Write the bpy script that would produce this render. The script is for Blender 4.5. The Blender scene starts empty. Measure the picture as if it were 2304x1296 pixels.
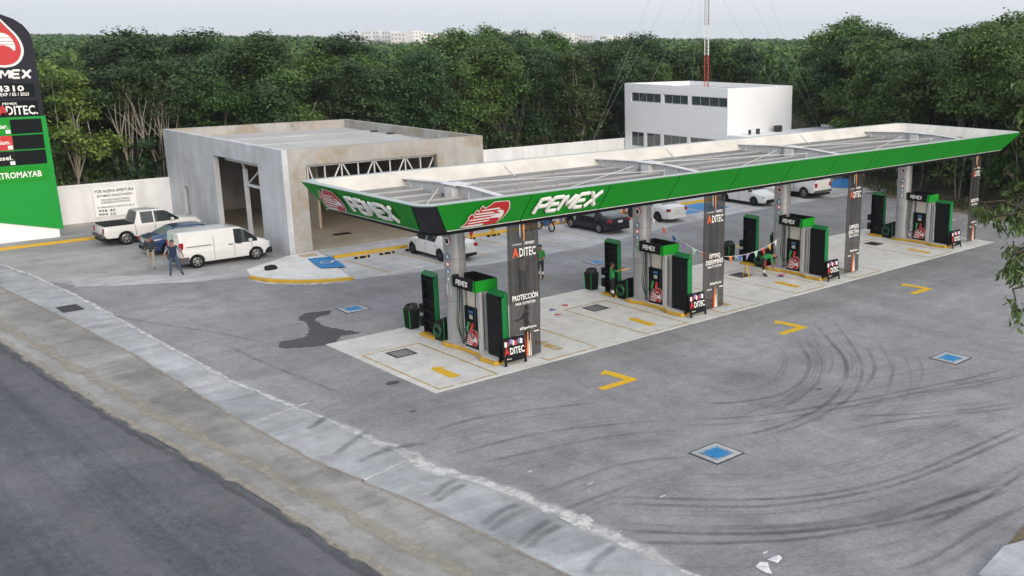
import bpy, bmesh, math, random
import numpy as np
from mathutils import Vector, Matrix
R = math.radians
random.seed(7)
rng = np.random.default_rng(7)
SC = bpy.context.scene
COL = SC.collection

# ------------------------------------------------------------------ camera
CAM_H = 11.5
yaw, pitch, roll = 0.773722668, 0.242288234, 0.00632103347
cf = Vector((math.cos(yaw)*math.cos(pitch), math.sin(yaw)*math.cos(pitch), -math.sin(pitch)))
cr0 = Vector((math.sin(yaw), -math.cos(yaw), 0)); cu0 = cr0.cross(cf)
cr = cr0*math.cos(roll) + cu0*math.sin(roll); cu = cu0*math.cos(roll) - cr0*math.sin(roll)
cam = bpy.data.cameras.new('camera'); camo = bpy.data.objects.new('camera', cam); COL.objects.link(camo)
cam.sensor_width = 36; cam.lens = 2311.69/2304*36
cam.shift_x = (1152-1563.43)/2304; cam.shift_y = (653.51-648)/2304
cam.clip_end = 6000; cam.clip_start = 0.1
camo.matrix_world = Matrix(((cr.x, cu.x, -cf.x, 0), (cr.y, cu.y, -cf.y, 0), (cr.z, cu.z, -cf.z, CAM_H), (0, 0, 0, 1)))
SC.camera = camo

# ------------------------------------------------------------------ world, sun, exposure
SUN_AZ, SUN_EL = R(-96), R(20)
w = bpy.data.worlds.new('World'); SC.world = w; w.use_nodes = True
nt = w.node_tree; nt.nodes.clear()
sky = nt.nodes.new('ShaderNodeTexSky'); sky.sky_type = 'NISHITA'; sky.sun_disc = False
sky.sun_elevation = SUN_EL; sky.sun_rotation = math.pi/2 - SUN_AZ
sky.dust_density = 4.0; sky.air_density = 1.0; sky.ozone_density = 1.5; sky.altitude = 10
hs = nt.nodes.new('ShaderNodeHueSaturation'); hs.inputs['Saturation'].default_value = 0.40
mx = nt.nodes.new('ShaderNodeMix'); mx.data_type = 'RGBA'; mx.inputs[0].default_value = 0.62
mx.inputs[7].default_value = (6.4, 6.75, 7.25, 1)          # the even overcast veil over the sky
bg = nt.nodes.new('ShaderNodeBackground'); bg.inputs[1].default_value = 0.11
wo = nt.nodes.new('ShaderNodeOutputWorld')
nt.links.new(sky.outputs[0], hs.inputs['Color']); nt.links.new(hs.outputs[0], mx.inputs[6])
nt.links.new(mx.outputs[2], bg.inputs[0]); nt.links.new(bg.outputs[0], wo.inputs[0])
sl = bpy.data.lights.new('sun', 'SUN'); sl.energy = 1.05; sl.angle = R(30); sl.color = (1.0, 0.83, 0.66)
so = bpy.data.objects.new('sun', sl); COL.objects.link(so)
sd = Vector((math.cos(SUN_EL)*math.cos(SUN_AZ), math.cos(SUN_EL)*math.sin(SUN_AZ), math.sin(SUN_EL)))
so.rotation_euler = sd.to_track_quat('Z', 'Y').to_euler(); so.location = (0, 0, 60)
SC.view_settings.view_transform = 'Standard'; SC.view_settings.look = 'None'
SC.view_settings.gamma = 1.0; SC.view_settings.exposure = 0.69; SC.view_settings.use_curve_mapping = False
SC.render.engine = 'CYCLES'
SC.cycles.use_denoising = True; SC.cycles.max_bounces = 6; SC.cycles.diffuse_bounces = 3
SC.cycles.glossy_bounces = 3; SC.cycles.transmission_bounces = 4; SC.cycles.transparent_max_bounces = 8
SC.cycles.volume_bounces = 1; SC.cycles.volume_step_rate = 4; SC.cycles.volume_max_steps = 64
SC.cycles.caustics_reflective = False; SC.cycles.caustics_refractive = False

# ------------------------------------------------------------------ materials
MAT = {}
def newmat(name):
    m = bpy.data.materials.new(name); m.use_nodes = True
    t = m.node_tree; b = t.nodes['Principled BSDF']; MAT[name] = m
    return m, t, b
def nd(t, typ, **kw):
    n = t.nodes.new(typ)
    for k, v in kw.items(): setattr(n, k, v)
    return n
def noise(t, vec, scale, detail=4, rough=.55, dist=0.):
    n = nd(t, 'ShaderNodeTexNoise'); n.inputs['Scale'].default_value = scale; n.inputs['Detail'].default_value = detail
    n.inputs['Roughness'].default_value = rough; n.inputs['Distortion'].default_value = dist
    t.links.new(vec, n.inputs['Vector']); return n.outputs['Fac']
def ramp(t, fac, stops):
    n = nd(t, 'ShaderNodeValToRGB'); e = n.color_ramp.elements
    while len(e) < len(stops): e.new(.5)
    for k, (p, c) in enumerate(stops):
        e[k].position = p; e[k].color = (c, c, c, 1) if isinstance(c, (int, float)) else (*c, 1)
    t.links.new(fac, n.inputs[0]); return n.outputs[0]
def mixc(t, fac, a, b, mode='MIX'):
    n = nd(t, 'ShaderNodeMix', data_type='RGBA', blend_type=mode)
    for s, v in ((0, fac), (6, a), (7, b)):
        if isinstance(v, (int, float)): n.inputs[s].default_value = v if s == 0 else (v, v, v, 1)
        elif isinstance(v, tuple): n.inputs[s].default_value = (*v, 1)
        else: t.links.new(v, n.inputs[s])
    return n.outputs[2]
def coords(t, world=False, sc=None):
    if world: o = nd(t, 'ShaderNodeNewGeometry').outputs['Position']
    else: o = nd(t, 'ShaderNodeTexCoord').outputs['Object']
    if sc:
        m = nd(t, 'ShaderNodeMapping'); m.inputs['Scale'].default_value = sc; t.links.new(o, m.inputs[0]); o = m.outputs[0]
    return o
def bump(t, b, h, s, d=.02):
    n = nd(t, 'ShaderNodeBump'); n.inputs['Strength'].default_value = s; n.inputs['Distance'].default_value = d
    t.links.new(h, n.inputs['Height']); t.links.new(n.outputs[0], b.inputs['Normal'])
def pm(name, col, rough=.6, var=.10, scale=2.5, metal=0., bmp=0., coat=0., col2=None, fac2=(.45, .7), world=False, fine=0., spec=.5, streak=None):
    m, t, b = newmat(name); v = coords(t, world)
    c = col
    if col2:
        c = mixc(t, ramp(t, noise(t, v, scale*.5, 6, .6, .4), [(fac2[0], 0), (fac2[1], 1)]), col, col2)
    if var:
        f = ramp(t, noise(t, v, scale, 5), [(.25, 1-var), (.75, 1+var*.6)]); c = mixc(t, 1.0, c, f, 'MULTIPLY')
    if streak:
        f = ramp(t, noise(t, coords(t, world, streak), 1.0, 5), [(.35, .86), (.62, 1.03)]); c = mixc(t, 1.0, c, f, 'MULTIPLY')
    if fine:
        f = ramp(t, noise(t, v, 60, 2), [(.3, 1-fine), (.7, 1+fine)]); c = mixc(t, 1.0, c, f, 'MULTIPLY')
    if isinstance(c, tuple): b.inputs['Base Color'].default_value = (*c, 1)
    else: t.links.new(c, b.inputs['Base Color'])
    b.inputs['Metallic'].default_value = metal; b.inputs['Specular IOR Level'].default_value = spec
    r = ramp(t, noise(t, v, scale*2, 3), [(.2, max(0, rough-.07)), (.8, min(1, rough+.07))]); t.links.new(r, b.inputs['Roughness'])
    if coat: b.inputs['Coat Weight'].default_value = coat; b.inputs['Coat Roughness'].default_value = .06
    if bmp: bump(t, b, noise(t, v, scale*6, 5), bmp)
    return m

def ground_mat(name, a, b2, dark, wear, grain=.10, sk=(.78, 1.16), big=.09, streaks=((.5, .06, 1),), rough=.85, bmp=.25, patch=(.45, .62)):
    m, t, b = newmat(name); v = coords(t, True)
    c = mixc(t, ramp(t, noise(t, v, big, 6, .62, .6), [(patch[0], 0), (patch[1], 1)]), a, b2)
    c = mixc(t, ramp(t, noise(t, v, big*5, 7, .65, .3), [(.50, 0), (.72, wear)]), c, dark)
    for s in streaks:
        c = mixc(t, 1.0, c, ramp(t, noise(t, coords(t, True, s), 1.0, 6, .6, .8), [(.30, sk[0]), (.68, sk[1])]), 'MULTIPLY')
    c = mixc(t, 1.0, c, ramp(t, noise(t, v, 1.7, 6, .7), [(.28, .84), (.72, 1.12)]), 'MULTIPLY')
    c = mixc(t, 1.0, c, ramp(t, noise(t, v, 6.5, 5, .75), [(.3, 1-grain*.8), (.7, 1+grain*.7)]), 'MULTIPLY')
    g = noise(t, v, 24, 4, .8); c = mixc(t, 1.0, c, ramp(t, g, [(.30, 1-grain*1.3), (.70, 1+grain*1.3)]), 'MULTIPLY')
    t.links.new(c, b.inputs['Base Color']); b.inputs['Roughness'].default_value = rough
    b.inputs['Specular IOR Level'].default_value = .3
    bump(t, b, g, bmp, .01)
    return m
ground_mat('asphalt_lot', (.255, .255, .268), (.33, .329, .342), (.19, .193, .206), .6, streaks=((.45, .05, 1), (.07, .35, 1)), grain=.26, patch=(.34, .70), sk=(.84, 1.10))
ground_mat('asphalt_road', (.090, .096, .111), (.13, .136, .152), (.070, .075, .087), .5, streaks=((.6, .02, 1), (1.6, .05, 1)), grain=.34, sk=(.80, 1.18))
ground_mat('concrete_pad', (.49, .49, .497), (.43, .43, .436), (.34, .34, .346), .5, streaks=((.3, .08, 1), (.06, .5, 1)), big=.16)
ground_mat('concrete_apron', (.385, .382, .38), (.31, .309, .308), (.25, .249, .248), .6, streaks=((.12, .35, 1),), big=.13)
ground_mat('concrete_slab', (.70, .70, .685), (.65, .645, .63), (.52, .51, .49), .35, sk=(.88, 1.08), streaks=((.25, .25, 1),), grain=.05, big=.3)
ground_mat('concrete_strip', (.44, .455, .475), (.36, .38, .40), (.27, .285, .30), .6, streaks=((.12, .8, 1), (.4, .15, 1)), big=.25)
ground_mat('verge', (.275, .268, .258), (.37, .355, .33), (.19, .186, .182), .75, streaks=((.5, .06, 1), (.15, .6, 1)), big=.22, grain=.14)
ground_mat('verge_edge', (.32, .318, .312), (.25, .245, .24), (.17, .168, .17), .6, streaks=((.8, .06, 1),), big=.3, grain=.14)
ground_mat('dust', (.46, .42, .345), (.38, .345, .28), (.27, .25, .22), .8, streaks=(), big=.8, grain=.2)
ground_mat('cement_dust', (.66, .66, .655), (.56, .555, .55), (.42, .42, .42), .6, streaks=(), big=1.0, grain=.12)
ground_mat('forest_floor', (.055, .045, .028), (.085, .07, .045), (.03, .03, .018), .8, streaks=(), big=.3, grain=.35, bmp=.8)
ground_mat('dirt', (.20, .155, .105), (.15, .125, .08), (.075, .08, .035), .8, streaks=(), big=.4, grain=.3, bmp=.6)
ground_mat('wet_stain', (.035, .035, .038), (.042, .042, .046), (.03, .03, .034), .4, streaks=(), grain=.1, rough=.45)

def mark_mat(name, col, alpha, sc):
    m, t, b = newmat(name); v = coords(t, True)
    b.inputs['Base Color'].default_value = (*col, 1); b.inputs['Roughness'].default_value = .8
    a = ramp(t, noise(t, v, sc, 6, .7), [(.34, alpha*.25), (.60, alpha)])
    u = nd(t, 'ShaderNodeUVMap')
    s = nd(t, 'ShaderNodeSeparateXYZ'); t.links.new(u.outputs[0], s.inputs[0])
    e = ramp(t, s.outputs[0], [(0., 0), (.3, 1), (.7, 1), (1., 0)])
    e2 = ramp(t, s.outputs[1], [(0., 0), (.12, 1), (.88, 1), (1., 0)])
    a = mixc(t, 1., mixc(t, 1., a, e, 'MULTIPLY'), e2, 'MULTIPLY')
    t.links.new(a, b.inputs['Alpha']); return m
mark_mat('tyre_mark', (.055, .056, .06), .36, .6)
mark_mat('tyre_mark_faint', (.07, .072, .076), .26, .6)
mark_mat('cement_soft', (.62, .62, .615), 1.0, 2.6)
mark_mat('dust_soft', (.40, .365, .30), .75, 2.4)
mark_mat('tyre_fine', (.07, .07, .075), .22, .6)
mark_mat('road_dust', (.30, .305, .315), .24, 1.2)
mark_mat('scrape', (.6, .59, .56), .6, 3.)
def worn_paint(name, col, lo, hi, sc=3.):
    m, t, b = newmat(name); v = coords(t, True)
    c = mixc(t, 1., col, ramp(t, noise(t, v, 6, 4), [(.3, .85), (.7, 1.05)]), 'MULTIPLY'); t.links.new(c, b.inputs['Base Color'])
    b.inputs['Roughness'].default_value = .6
    t.links.new(ramp(t, noise(t, v, sc, 6, .7), [(lo, 0), (hi, 1)]), b.inputs['Alpha']); return m
worn_paint('paint_yellow', (.78, .47, .012), .22, .36)
worn_paint('paint_yellow_faint', (.62, .42, .09), .36, .62)
worn_paint('paint_blue', (.03, .22, .50), .20, .34)
worn_paint('paint_white', (.78, .78, .78), .25, .40)
worn_paint('paint_white_faint', (.62, .62, .62), .44, .66, 1.6)
worn_paint('cement_worn', (.62, .62, .61), .36, .52, 5.)
worn_paint('paint_lightblue', (.30, .45, .58), .38, .6)
worn_paint('paint_peach', (.62, .45, .30), .33, .55)

pm('kerb_yellow', (.62, .37, .02), .6, .18, 4, col2=(.50, .33, .06), world=True)
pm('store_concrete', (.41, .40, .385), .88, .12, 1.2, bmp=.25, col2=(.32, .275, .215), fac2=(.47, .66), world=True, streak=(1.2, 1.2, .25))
pm('store_concrete_skylit', (.60, .62, .655), .88, .10, 1.0, bmp=.2, col2=(.45, .46, .475), fac2=(.5, .75), world=True, streak=(1.2, 1.2, .22))  # same concrete, made paler and bluer: sky light painted into the side wall
pm('roof_concrete', (.50, .50, .495), .9, .10, .5, bmp=.15, col2=(.42, .415, .40), world=True, streak=(.06, .9, 1))
pm('inner_concrete', (.42, .37, .29), .9, .2, .8, col2=(.33, .28, .21), world=True)
pm("white_wall", (.74, .75, .765), .75, .05, .7, world=True, streak=(1.5, 1.5, .3))
pm('white_wall_b', (.83, .845, .86), .7, .03, .6, world=True)
pm('window_glass', (.055, .075, .08), .08, .1, 1, spec=.9)
pm('alu', (.55, .56, .57), .4, .06, 4, metal=.6)
pm('green', (.006, .27, .016), .55, .07, 1.5, spec=.22, col2=(.008, .24, .02), fac2=(.5, .8))
pm('green_sign', (.010, .29, .040), .6, .06, 2.0, fine=.06, spec=.2)
pm('green_shelf', (.010, .19, .05), .5, .08, 2, spec=.25)
pm('green_rim', (.40, .47, .47), .5, .05, 2)
pm('black_panel', (.007, .008, .010), .5, .15, 2, spec=.16)
pm('navy_black', (.014, .016, .026), .5, .1, 2, spec=.2)
pm('screen_black', (.003, .006, .007), .5, .05, 2, spec=.12)
pm('canopy_white', (.66, .635, .585), .6, .07, .8, world=True, streak=(.8, 2., .3), col2=(.58, .54, .47), fac2=(.55, .8))
pm('steel_white', (.66, .67, .68), .5, .10, 2.2, world=True, col2=(.52, .50, .47), fac2=(.58, .8))
pm('deck_sheet', (.235, .24, .245), .42, .12, .9, metal=.35, world=True, col2=(.28, .28, .275), fac2=(.5, .75), streak=(.15, 2.5, 1))
pm('deck_cap', (.46, .465, .47), .5, .14, 1.2, metal=.2, world=True, col2=(.36, .355, .34), fac2=(.45, .7))
pm('column_steel', (.44, .45, .46), .33, .06, 1.5, metal=.55)
pm('disp_silver', (.60, .60, .60), .35, .06, 3, metal=.35)
pm('disp_beige', (.62, .58, .50), .5, .06, 3)
pm('white_plastic', (.80, .80, .79), .45, .04, 3)
pm('white_letter', (.84, .84, .82), .5, .03, 3)
pm('red', (.52, .018, .022), .45, .08, 3)
pm('orange_red', (.72, .10, .03), .5, .06, 3)
pm('orange_streak', (.78, .28, .08), .5, .25, 6)
pm('hose_black', (.010, .010, .012), .5, .1, 6)
pm('hose_green', (.02, .13, .05), .5, .1, 6)
pm('nozzle_green', (.02, .30, .07), .45, .1, 6)
pm('sticker_blue', (.03, .16, .36), .5, .06, 4)
pm('sticker_purple', (.20, .14, .45), .5, .06, 4)
pm('dark_metal', (.05, .05, .052), .6, .2, 5, metal=.3)
pm('grate_blue', (.02, .24, .55), .5, .12, 4)
pm('rubber', (.010, .010, .011), .8, .2, 6, spec=.2)
pm('rim_silver', (.50, .51, .52), .3, .06, 6, metal=.8)
pm('rim_dark', (.06, .06, .065), .4, .06, 6, metal=.5)
pm('car_white', (.68, .68, .675), .22, .03, 1.5, coat=.8)
pm('car_dark', (.006, .008, .014), .25, .05, 1.5, coat=.35, spec=.3)
pm('car_blue', (.012, .045, .13), .22, .05, 1.5, coat=.8)
pm('car_glass', (.018, .026, .028), .05, .1, 1, spec=.8)
pm('car_glass_pale', (.16, .21, .20), .06, .1, 1, spec=.8)
pm('trim_black', (.011, .011, .012), .6, .1, 4, spec=.2)
pm('trim_grey', (.075, .075, .08), .6, .1, 4)
pm('tail_red', (.32, .008, .012), .2, .1, 4)
pm('head_lamp', (.55, .58, .60), .12, .1, 4)
pm('plate', (.60, .60, .58), .4, .05, 6)
pm('chrome', (.6, .6, .6), .2, .05, 6, metal=.9)
pm('moto_blue', (.015, .06, .22), .3, .05, 4, coat=.5)
pm('tarp_blue', (.02, .16, .42), .6, .1, 3)
pm('skin', (.30, .155, .095), .55, .05, 8)
pm('hair', (.012, .010, .009), .6, .1, 20)
pm('shirt_green', (.02, .25, .06), .85, .10, 8, bmp=.2)
pm('shirt_navy', (.012, .020, .055), .85, .12, 8, bmp=.2)
pm('shirt_dark', (.022, .026, .032), .85, .12, 8, bmp=.2)
pm('shirt_pale', (.42, .42, .42), .85, .12, 8, bmp=.2)
pm('sleeve_grey', (.20, .22, .26), .85, .12, 8)
pm('pants_dark', (.012, .013, .02), .85, .12, 8, bmp=.2)
pm('pants_khaki', (.33, .29, .235), .85, .12, 8, bmp=.2)
pm('pants_jeans', (.045, .085, .14), .85, .2, 8, bmp=.2)
pm('band_white', (.7, .7, .7), .6, .05, 8)
pm('shoe_black', (.010, .010, .011), .6, .1, 8)
pm('mast_red', (.42, .055, .05), .6, .1, 3)
pm('mast_white', (.74, .74, .74), .6, .06, 3)
pm('mast_grey', (.35, .30, .29), .6, .1, 3)
pm('wire', (.35, .36, .38), .6, .05, 3)
pm('city_white_hazed', (.80, .80, .80), .8, .06, .2, world=True)  # town walls and windows: distance haze painted in as lighter colours
pm('city_grey_hazed', (.58, .59, .61), .8, .06, .2, world=True)
pm('city_beige_hazed', (.70, .69, .67), .8, .06, .2, world=True)
pm('city_window_hazed', (.28, .30, .33), .3, .06, .2)
pm('bin_black', (.008, .009, .009), .5, .15, 4, spec=.18)
pm('bag', (.008, .008, .009), .35, .2, 10, bmp=.5)
pm('paper', (.72, .73, .75), .8, .06, 6)
pm('wood', (.16, .11, .07), .8, .2, 6)
for n, c in dict(red=(.55, .03, .03), yellow=(.70, .42, .03), blue=(.03, .13, .42), white=(.72, .72, .72), purple=(.28, .20, .45), orange=(.65, .15, .04), green=(.30, .55, .45)).items():
    pm('flag_'+n, c, .6, .08, 5)

def bark(name, a, b2):
    m, t, b = newmat(name); v = coords(t, False, (1, 1, .3))
    c = mixc(t, ramp(t, noise(t, v, 5, 6, .7), [(.35, 0), (.65, 1)]), a, b2); t.links.new(c, b.inputs['Base Color'])
    b.inputs['Roughness'].default_value = .9; bump(t, b, noise(t, v, 14, 5), .5, .03); return m
bark('bark_pale', (.36, .325, .275), (.20, .175, .145)); bark('bark_dark', (.07, .06, .048), (.04, .034, .028))
def leafmat(name, cols, trans=.25):
    m, t, b = newmat(name)
    g = nd(t, 'ShaderNodeNewGeometry'); oi = nd(t, 'ShaderNodeObjectInfo')
    c = ramp(t, g.outputs['Random Per Island'], [(i/(len(cols)-1), c) for i, c in enumerate(cols)])
    hsv = nd(t, 'ShaderNodeHueSaturation')
    a = nd(t, 'ShaderNodeMapRange'); a.inputs[3].default_value = .475; a.inputs[4].default_value = .515
    t.links.new(oi.outputs['Random'], a.inputs[0]); t.links.new(a.outputs[0], hsv.inputs['Hue'])
    mul = nd(t, 'ShaderNodeMath', operation='MULTIPLY'); mul.inputs[1].default_value = 7.31; t.links.new(oi.outputs['Random'], mul.inputs[0])
    fr = nd(t, 'ShaderNodeMath', operation='FRACT'); t.links.new(mul.outputs[0], fr.inputs[0])
    a2 = nd(t, 'ShaderNodeMapRange'); a2.inputs[3].default_value = .60; a2.inputs[4].default_value = 1.30
    t.links.new(fr.outputs[0], a2.inputs[0]); t.links.new(a2.outputs[0], hsv.inputs['Value'])
    t.links.new(c, hsv.inputs['Color']); t.links.new(hsv.outputs[0], b.inputs['Base Color'])
    b.inputs['Roughness'].default_value = .5; b.inputs['Specular IOR Level'].default_value = .35
    tr = nd(t, 'ShaderNodeBsdfTranslucent'); t.links.new(hsv.outputs[0], tr.inputs['Color'])
    ms = nd(t, 'ShaderNodeMixShader'); ms.inputs[0].default_value = trans
    t.links.new(b.outputs[0], ms.inputs[1]); t.links.new(tr.outputs[0], ms.inputs[2])
    t.links.new(ms.outputs[0], t.nodes['Material Output'].inputs['Surface']); return m
leafmat('leaf_mid', [(0.030, 0.070, 0.018), (0.055, 0.114, 0.027), (0.088, 0.159, 0.037), (0.138, 0.215, 0.056)])
leafmat('leaf_dark', [(0.018, 0.044, 0.015), (0.033, 0.073, 0.025), (0.050, 0.098, 0.033), (0.077, 0.127, 0.048)])
leafmat('leaf_lime', [(0.056, 0.111, 0.022), (0.098, 0.163, 0.033), (0.150, 0.221, 0.044), (0.206, 0.286, 0.062)])
leafmat('leaf_near', [(.045, .085, .025), (.07, .13, .035), (.10, .17, .05), (.14, .21, .06)], .3)
leafmat('grass', [(.06, .085, .025), (.10, .12, .04), (.14, .14, .06)], .2)
def banner_mat():
    m, t, b = newmat('banner_mesh'); v = coords(t, False, (3.5, 1, .12))
    c = mixc(t, ramp(t, noise(t, v, 1.6, 4, .6), [(.35, 0), (.7, 1)]), (.016, .016, .017), (.065, .062, .058))
    t.links.new(c, b.inputs['Base Color']); b.inputs['Roughness'].default_value = .32
    b.inputs['Alpha'].default_value = .84; b.inputs['Specular IOR Level'].default_value = .25; return m
banner_mat()

# ------------------------------------------------------------------ mesh helpers
class MB:
    def __init__(s): s.v = []; s.f = []; s.m = []
    def add(s, vs, fs, m=0):
        o = len(s.v); s.v += [tuple(x) for x in vs]
        for f in fs: s.f.append(tuple(i+o for i in f)); s.m.append(m)
        return s
    def box(s, x0, x1, y0, y1, z0, z1, m=0, rot=0, M=None):
        c = [(x, y, z) for z in (z0, z1) for (x, y) in ((x0, y0), (x1, y0), (x1, y1), (x0, y1))]
        if M is not None: c = [tuple(M @ Vector(p)) for p in c]
        return s.add(c, [(3, 2, 1, 0), (4, 5, 6, 7), (0, 1, 5, 4), (1, 2, 6, 5), (2, 3, 7, 6), (3, 0, 4, 7)], m)
    def prism(s, pts, z0, z1, m=0, M=None):
        """pts: ccw polygon in xy, extruded z0..z1; M maps to place"""
        n = len(pts); c = [(p[0], p[1], z0) for p in pts] + [(p[0], p[1], z1) for p in pts]
        if M is not None: c = [tuple(M @ Vector(p)) for p in c]
        f = [tuple(range(n))[::-1], tuple(range(n, 2*n))] + [(i, (i+1) % n, (i+1) % n+n, i+n) for i in range(n)]
        return s.add(c, f, m)
    def tube(s, pts, r, n=8, m=0, cap=True):
        pts = [Vector(p) for p in pts]; rs = r if isinstance(r, (list, tuple)) else [r]*len(pts)
        o = len(s.v); prev = None
        for i, p in enumerate(pts):
            d = (pts[min(i+1, len(pts)-1)]-pts[max(i-1, 0)])
            d = d.normalized() if d.length > 1e-9 else Vector((0, 0, 1))
            if prev is None: a = d.orthogonal().normalized()
            else:
                a = prev - d*prev.dot(d); a = a.normalized() if a.length > 1e-6 else d.orthogonal().normalized()
            prev = a; b = d.cross(a)
            for k in range(n):
                q = 2*math.pi*k/n; s.v.append(tuple(p+(a*math.cos(q)+b*math.sin(q))*rs[i]))
        for i in range(len(pts)-1):
            for k in range(n):
                k2 = (k+1) % n; s.f.append((o+i*n+k, o+i*n+k2, o+(i+1)*n+k2, o+(i+1)*n+k)); s.m.append(m)
        if cap:
            s.f.append(tuple(o+k for k in range(n))[::-1]); s.m.append(m)
            e = o+(len(pts)-1)*n; s.f.append(tuple(e+k for k in range(n))); s.m.append(m)
        return s
    def lathe(s, prof, n=16, m=0, M=None, cap=True):
        """prof: list of (r,z)"""
        o = len(s.v)
        for (r, z) in prof:
            for k in range(n):
                q = 2*math.pi*k/n; p = Vector((r*math.cos(q), r*math.sin(q), z))
                s.v.append(tuple(M @ p) if M is not None else tuple(p))
        for i in range(len(prof)-1):
            for k in range(n):
                k2 = (k+1) % n; s.f.append((o+i*n+k, o+i*n+k2, o+(i+1)*n+k2, o+(i+1)*n+k)); s.m.append(m)
        if cap and prof[0][0] > 1e-6: s.f.append(tuple(o+k for k in range(n))[::-1]); s.m.append(m)
        if cap and prof[-1][0] > 1e-6: e = o+(len(prof)-1)*n; s.f.append(tuple(e+k for k in range(n))); s.m.append(m)
        return s
    def mesh(s, name, mats):
        me = bpy.data.meshes.new(name); me.from_pydata(s.v, [], s.f)
        for m in ([mats] if isinstance(mats, str) else mats): me.materials.append(MAT[m])
        if any(s.m): me.polygons.foreach_set('material_index', s.m)
        me.update(); return me
    def build(s, name, mats, parent=None, smooth=None, bevel=None, loc=None):
        return link(name, s.mesh(name, mats), parent, smooth, bevel, loc)
def link(name, me, parent=None, smooth=None, bevel=None, loc=None):
    if bevel:
        bm = bmesh.new(); bm.from_mesh(me)
        es = [e for e in bm.edges if len(e.link_faces) == 2 and e.calc_face_angle(0) > .6]
        bmesh.ops.bevel(bm, geom=es, offset=bevel, segments=2, profile=.6, affect='EDGES', clamp_overlap=True)
        bm.to_mesh(me); bm.free()
    if smooth:
        me.polygons.foreach_set('use_smooth', [True]*len(me.polygons)); me.set_sharp_from_angle(angle=R(smooth))
    o = bpy.data.objects.new(name, me); COL.objects.link(o)
    if parent: o.parent = parent
    if loc: o.location = loc
    return o
def box(name, mat, parent, x0, x1, y0, y1, z0, z1, bevel=None): return MB().box(x0, x1, y0, y1, z0, z1).build(name, mat, parent, bevel=bevel)
def thing(name, label, cat, loc=(0, 0, 0), rz=0, group=None):
    o = bpy.data.objects.new(name, None); COL.objects.link(o); o.empty_display_size = .3
    o.location = loc; o.rotation_euler = (0, 0, rz); return tag(o, label, cat, group)
def tag(o, label, cat, group=None):
    o['label'] = label; o['category'] = cat
    if group: o['group'] = group
    return o
def struct(o, kind='structure'): o['kind'] = kind; return o
def copy_tree(o, parent=None):
    c = o.copy(); COL.objects.link(c); c.parent = parent
    for ch in list(o.children): copy_tree(ch, c)
    return c
def frame(o, right, up=(0, 0, 1)):
    """matrix whose local x=right, y=up, z=outward normal, origin o"""
    x = Vector(right).normalized(); y = Vector(up).normalized(); z = x.cross(y)
    return Matrix(((x.x, y.x, z.x, o[0]), (x.y, y.y, z.y, o[1]), (x.z, y.z, z.z, o[2]), (0, 0, 0, 1)))
def text(name, s, h, M, mat, parent, width=None, bold=.02, shear=0., depth=.004, align='CENTER'):
    cu_ = bpy.data.curves.new('t', 'FONT'); cu_.body = s; cu_.size = 1; cu_.offset = bold; cu_.shear = shear
    cu_.extrude = 0; cu_.resolution_u = 2; cu_.space_character = 1.0+bold*1.2
    ob = bpy.data.objects.new('t', cu_); COL.objects.link(ob)
    me = bpy.data.meshes.new_from_object(ob.evaluated_get(bpy.context.evaluated_depsgraph_get()))
    bpy.data.objects.remove(ob); bpy.data.curves.remove(cu_)
    co = np.array([v.co[:] for v in me.vertices])
    lo, hi = co.min(0), co.max(0)
    sy = h/.72; sx = (width/(hi[0]-lo[0])) if width else sy
    ox = (lo[0]+hi[0])/2 if align == 'CENTER' else (lo[0] if align == 'LEFT' else hi[0])
    for v in me.vertices: v.co = M @ Vector(((v.co.x-ox)*sx, v.co.y*sy, depth))
    me.name = name; me.materials.clear(); me.materials.append(MAT[mat]); me.update()
    return link(name, me, parent)
def flat(name, polys, M, mat, parent, depth=.004, thick=0.0):
    b = MB()
    for p in polys:
        if thick: b.prism(p, depth, depth+thick, 0, M)
        else: b.add([tuple(M @ Vector((x, y, depth))) for x, y in p], [tuple(range(len(p)))])
    return b.build(name, mat, parent)
def sheet(name, pts, z, mat, parent=None, sub=None):
    me = bpy.data.meshes.new(name); bm = bmesh.new()
    vs = [bm.verts.new((x, y, z)) for x, y in pts]; f = bm.faces.new(vs); 
    if f.normal.z < 0: f.normal_flip()
    bm.normal_update()
    if f.normal.z < 0: f.normal_flip()
    bmesh.ops.triangulate(bm, faces=[f]); bm.to_mesh(me); bm.free(); me.materials.append(MAT[mat]); return link(name, me, parent)
def ragged(pts, amp, step=.5, seed=0):
    """polyline resampled with small sideways jitter"""
    rr = random.Random(seed); out = []
    for a, b in zip(pts[:-1], pts[1:]):
        a = Vector(a); b = Vector(b); n = max(1, int((b-a).length/step)); d = (b-a).normalized(); q = Vector((-d.y, d.x))
        for k in range(n): out.append(tuple(a+(b-a)*k/n+q*rr.gauss(0, amp)))
    out.append(tuple(pts[-1])); return out
def catmull(pts, n=6):
    P = [np.array(p, float) for p in pts]; P = [2*P[0]-P[1]]+P+[2*P[-1]-P[-2]]; out = []
    for i in range(1, len(P)-2):
        for k in range(n):
            t = k/n; a, b, c, d = P[i-1:i+3]
            out.append(tuple(.5*((2*b)+(-a+c)*t+(2*a-5*b+4*c-d)*t*t+(-a+3*b-3*c+d)*t**3)))
    out.append(tuple(P[-2])); return out
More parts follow.
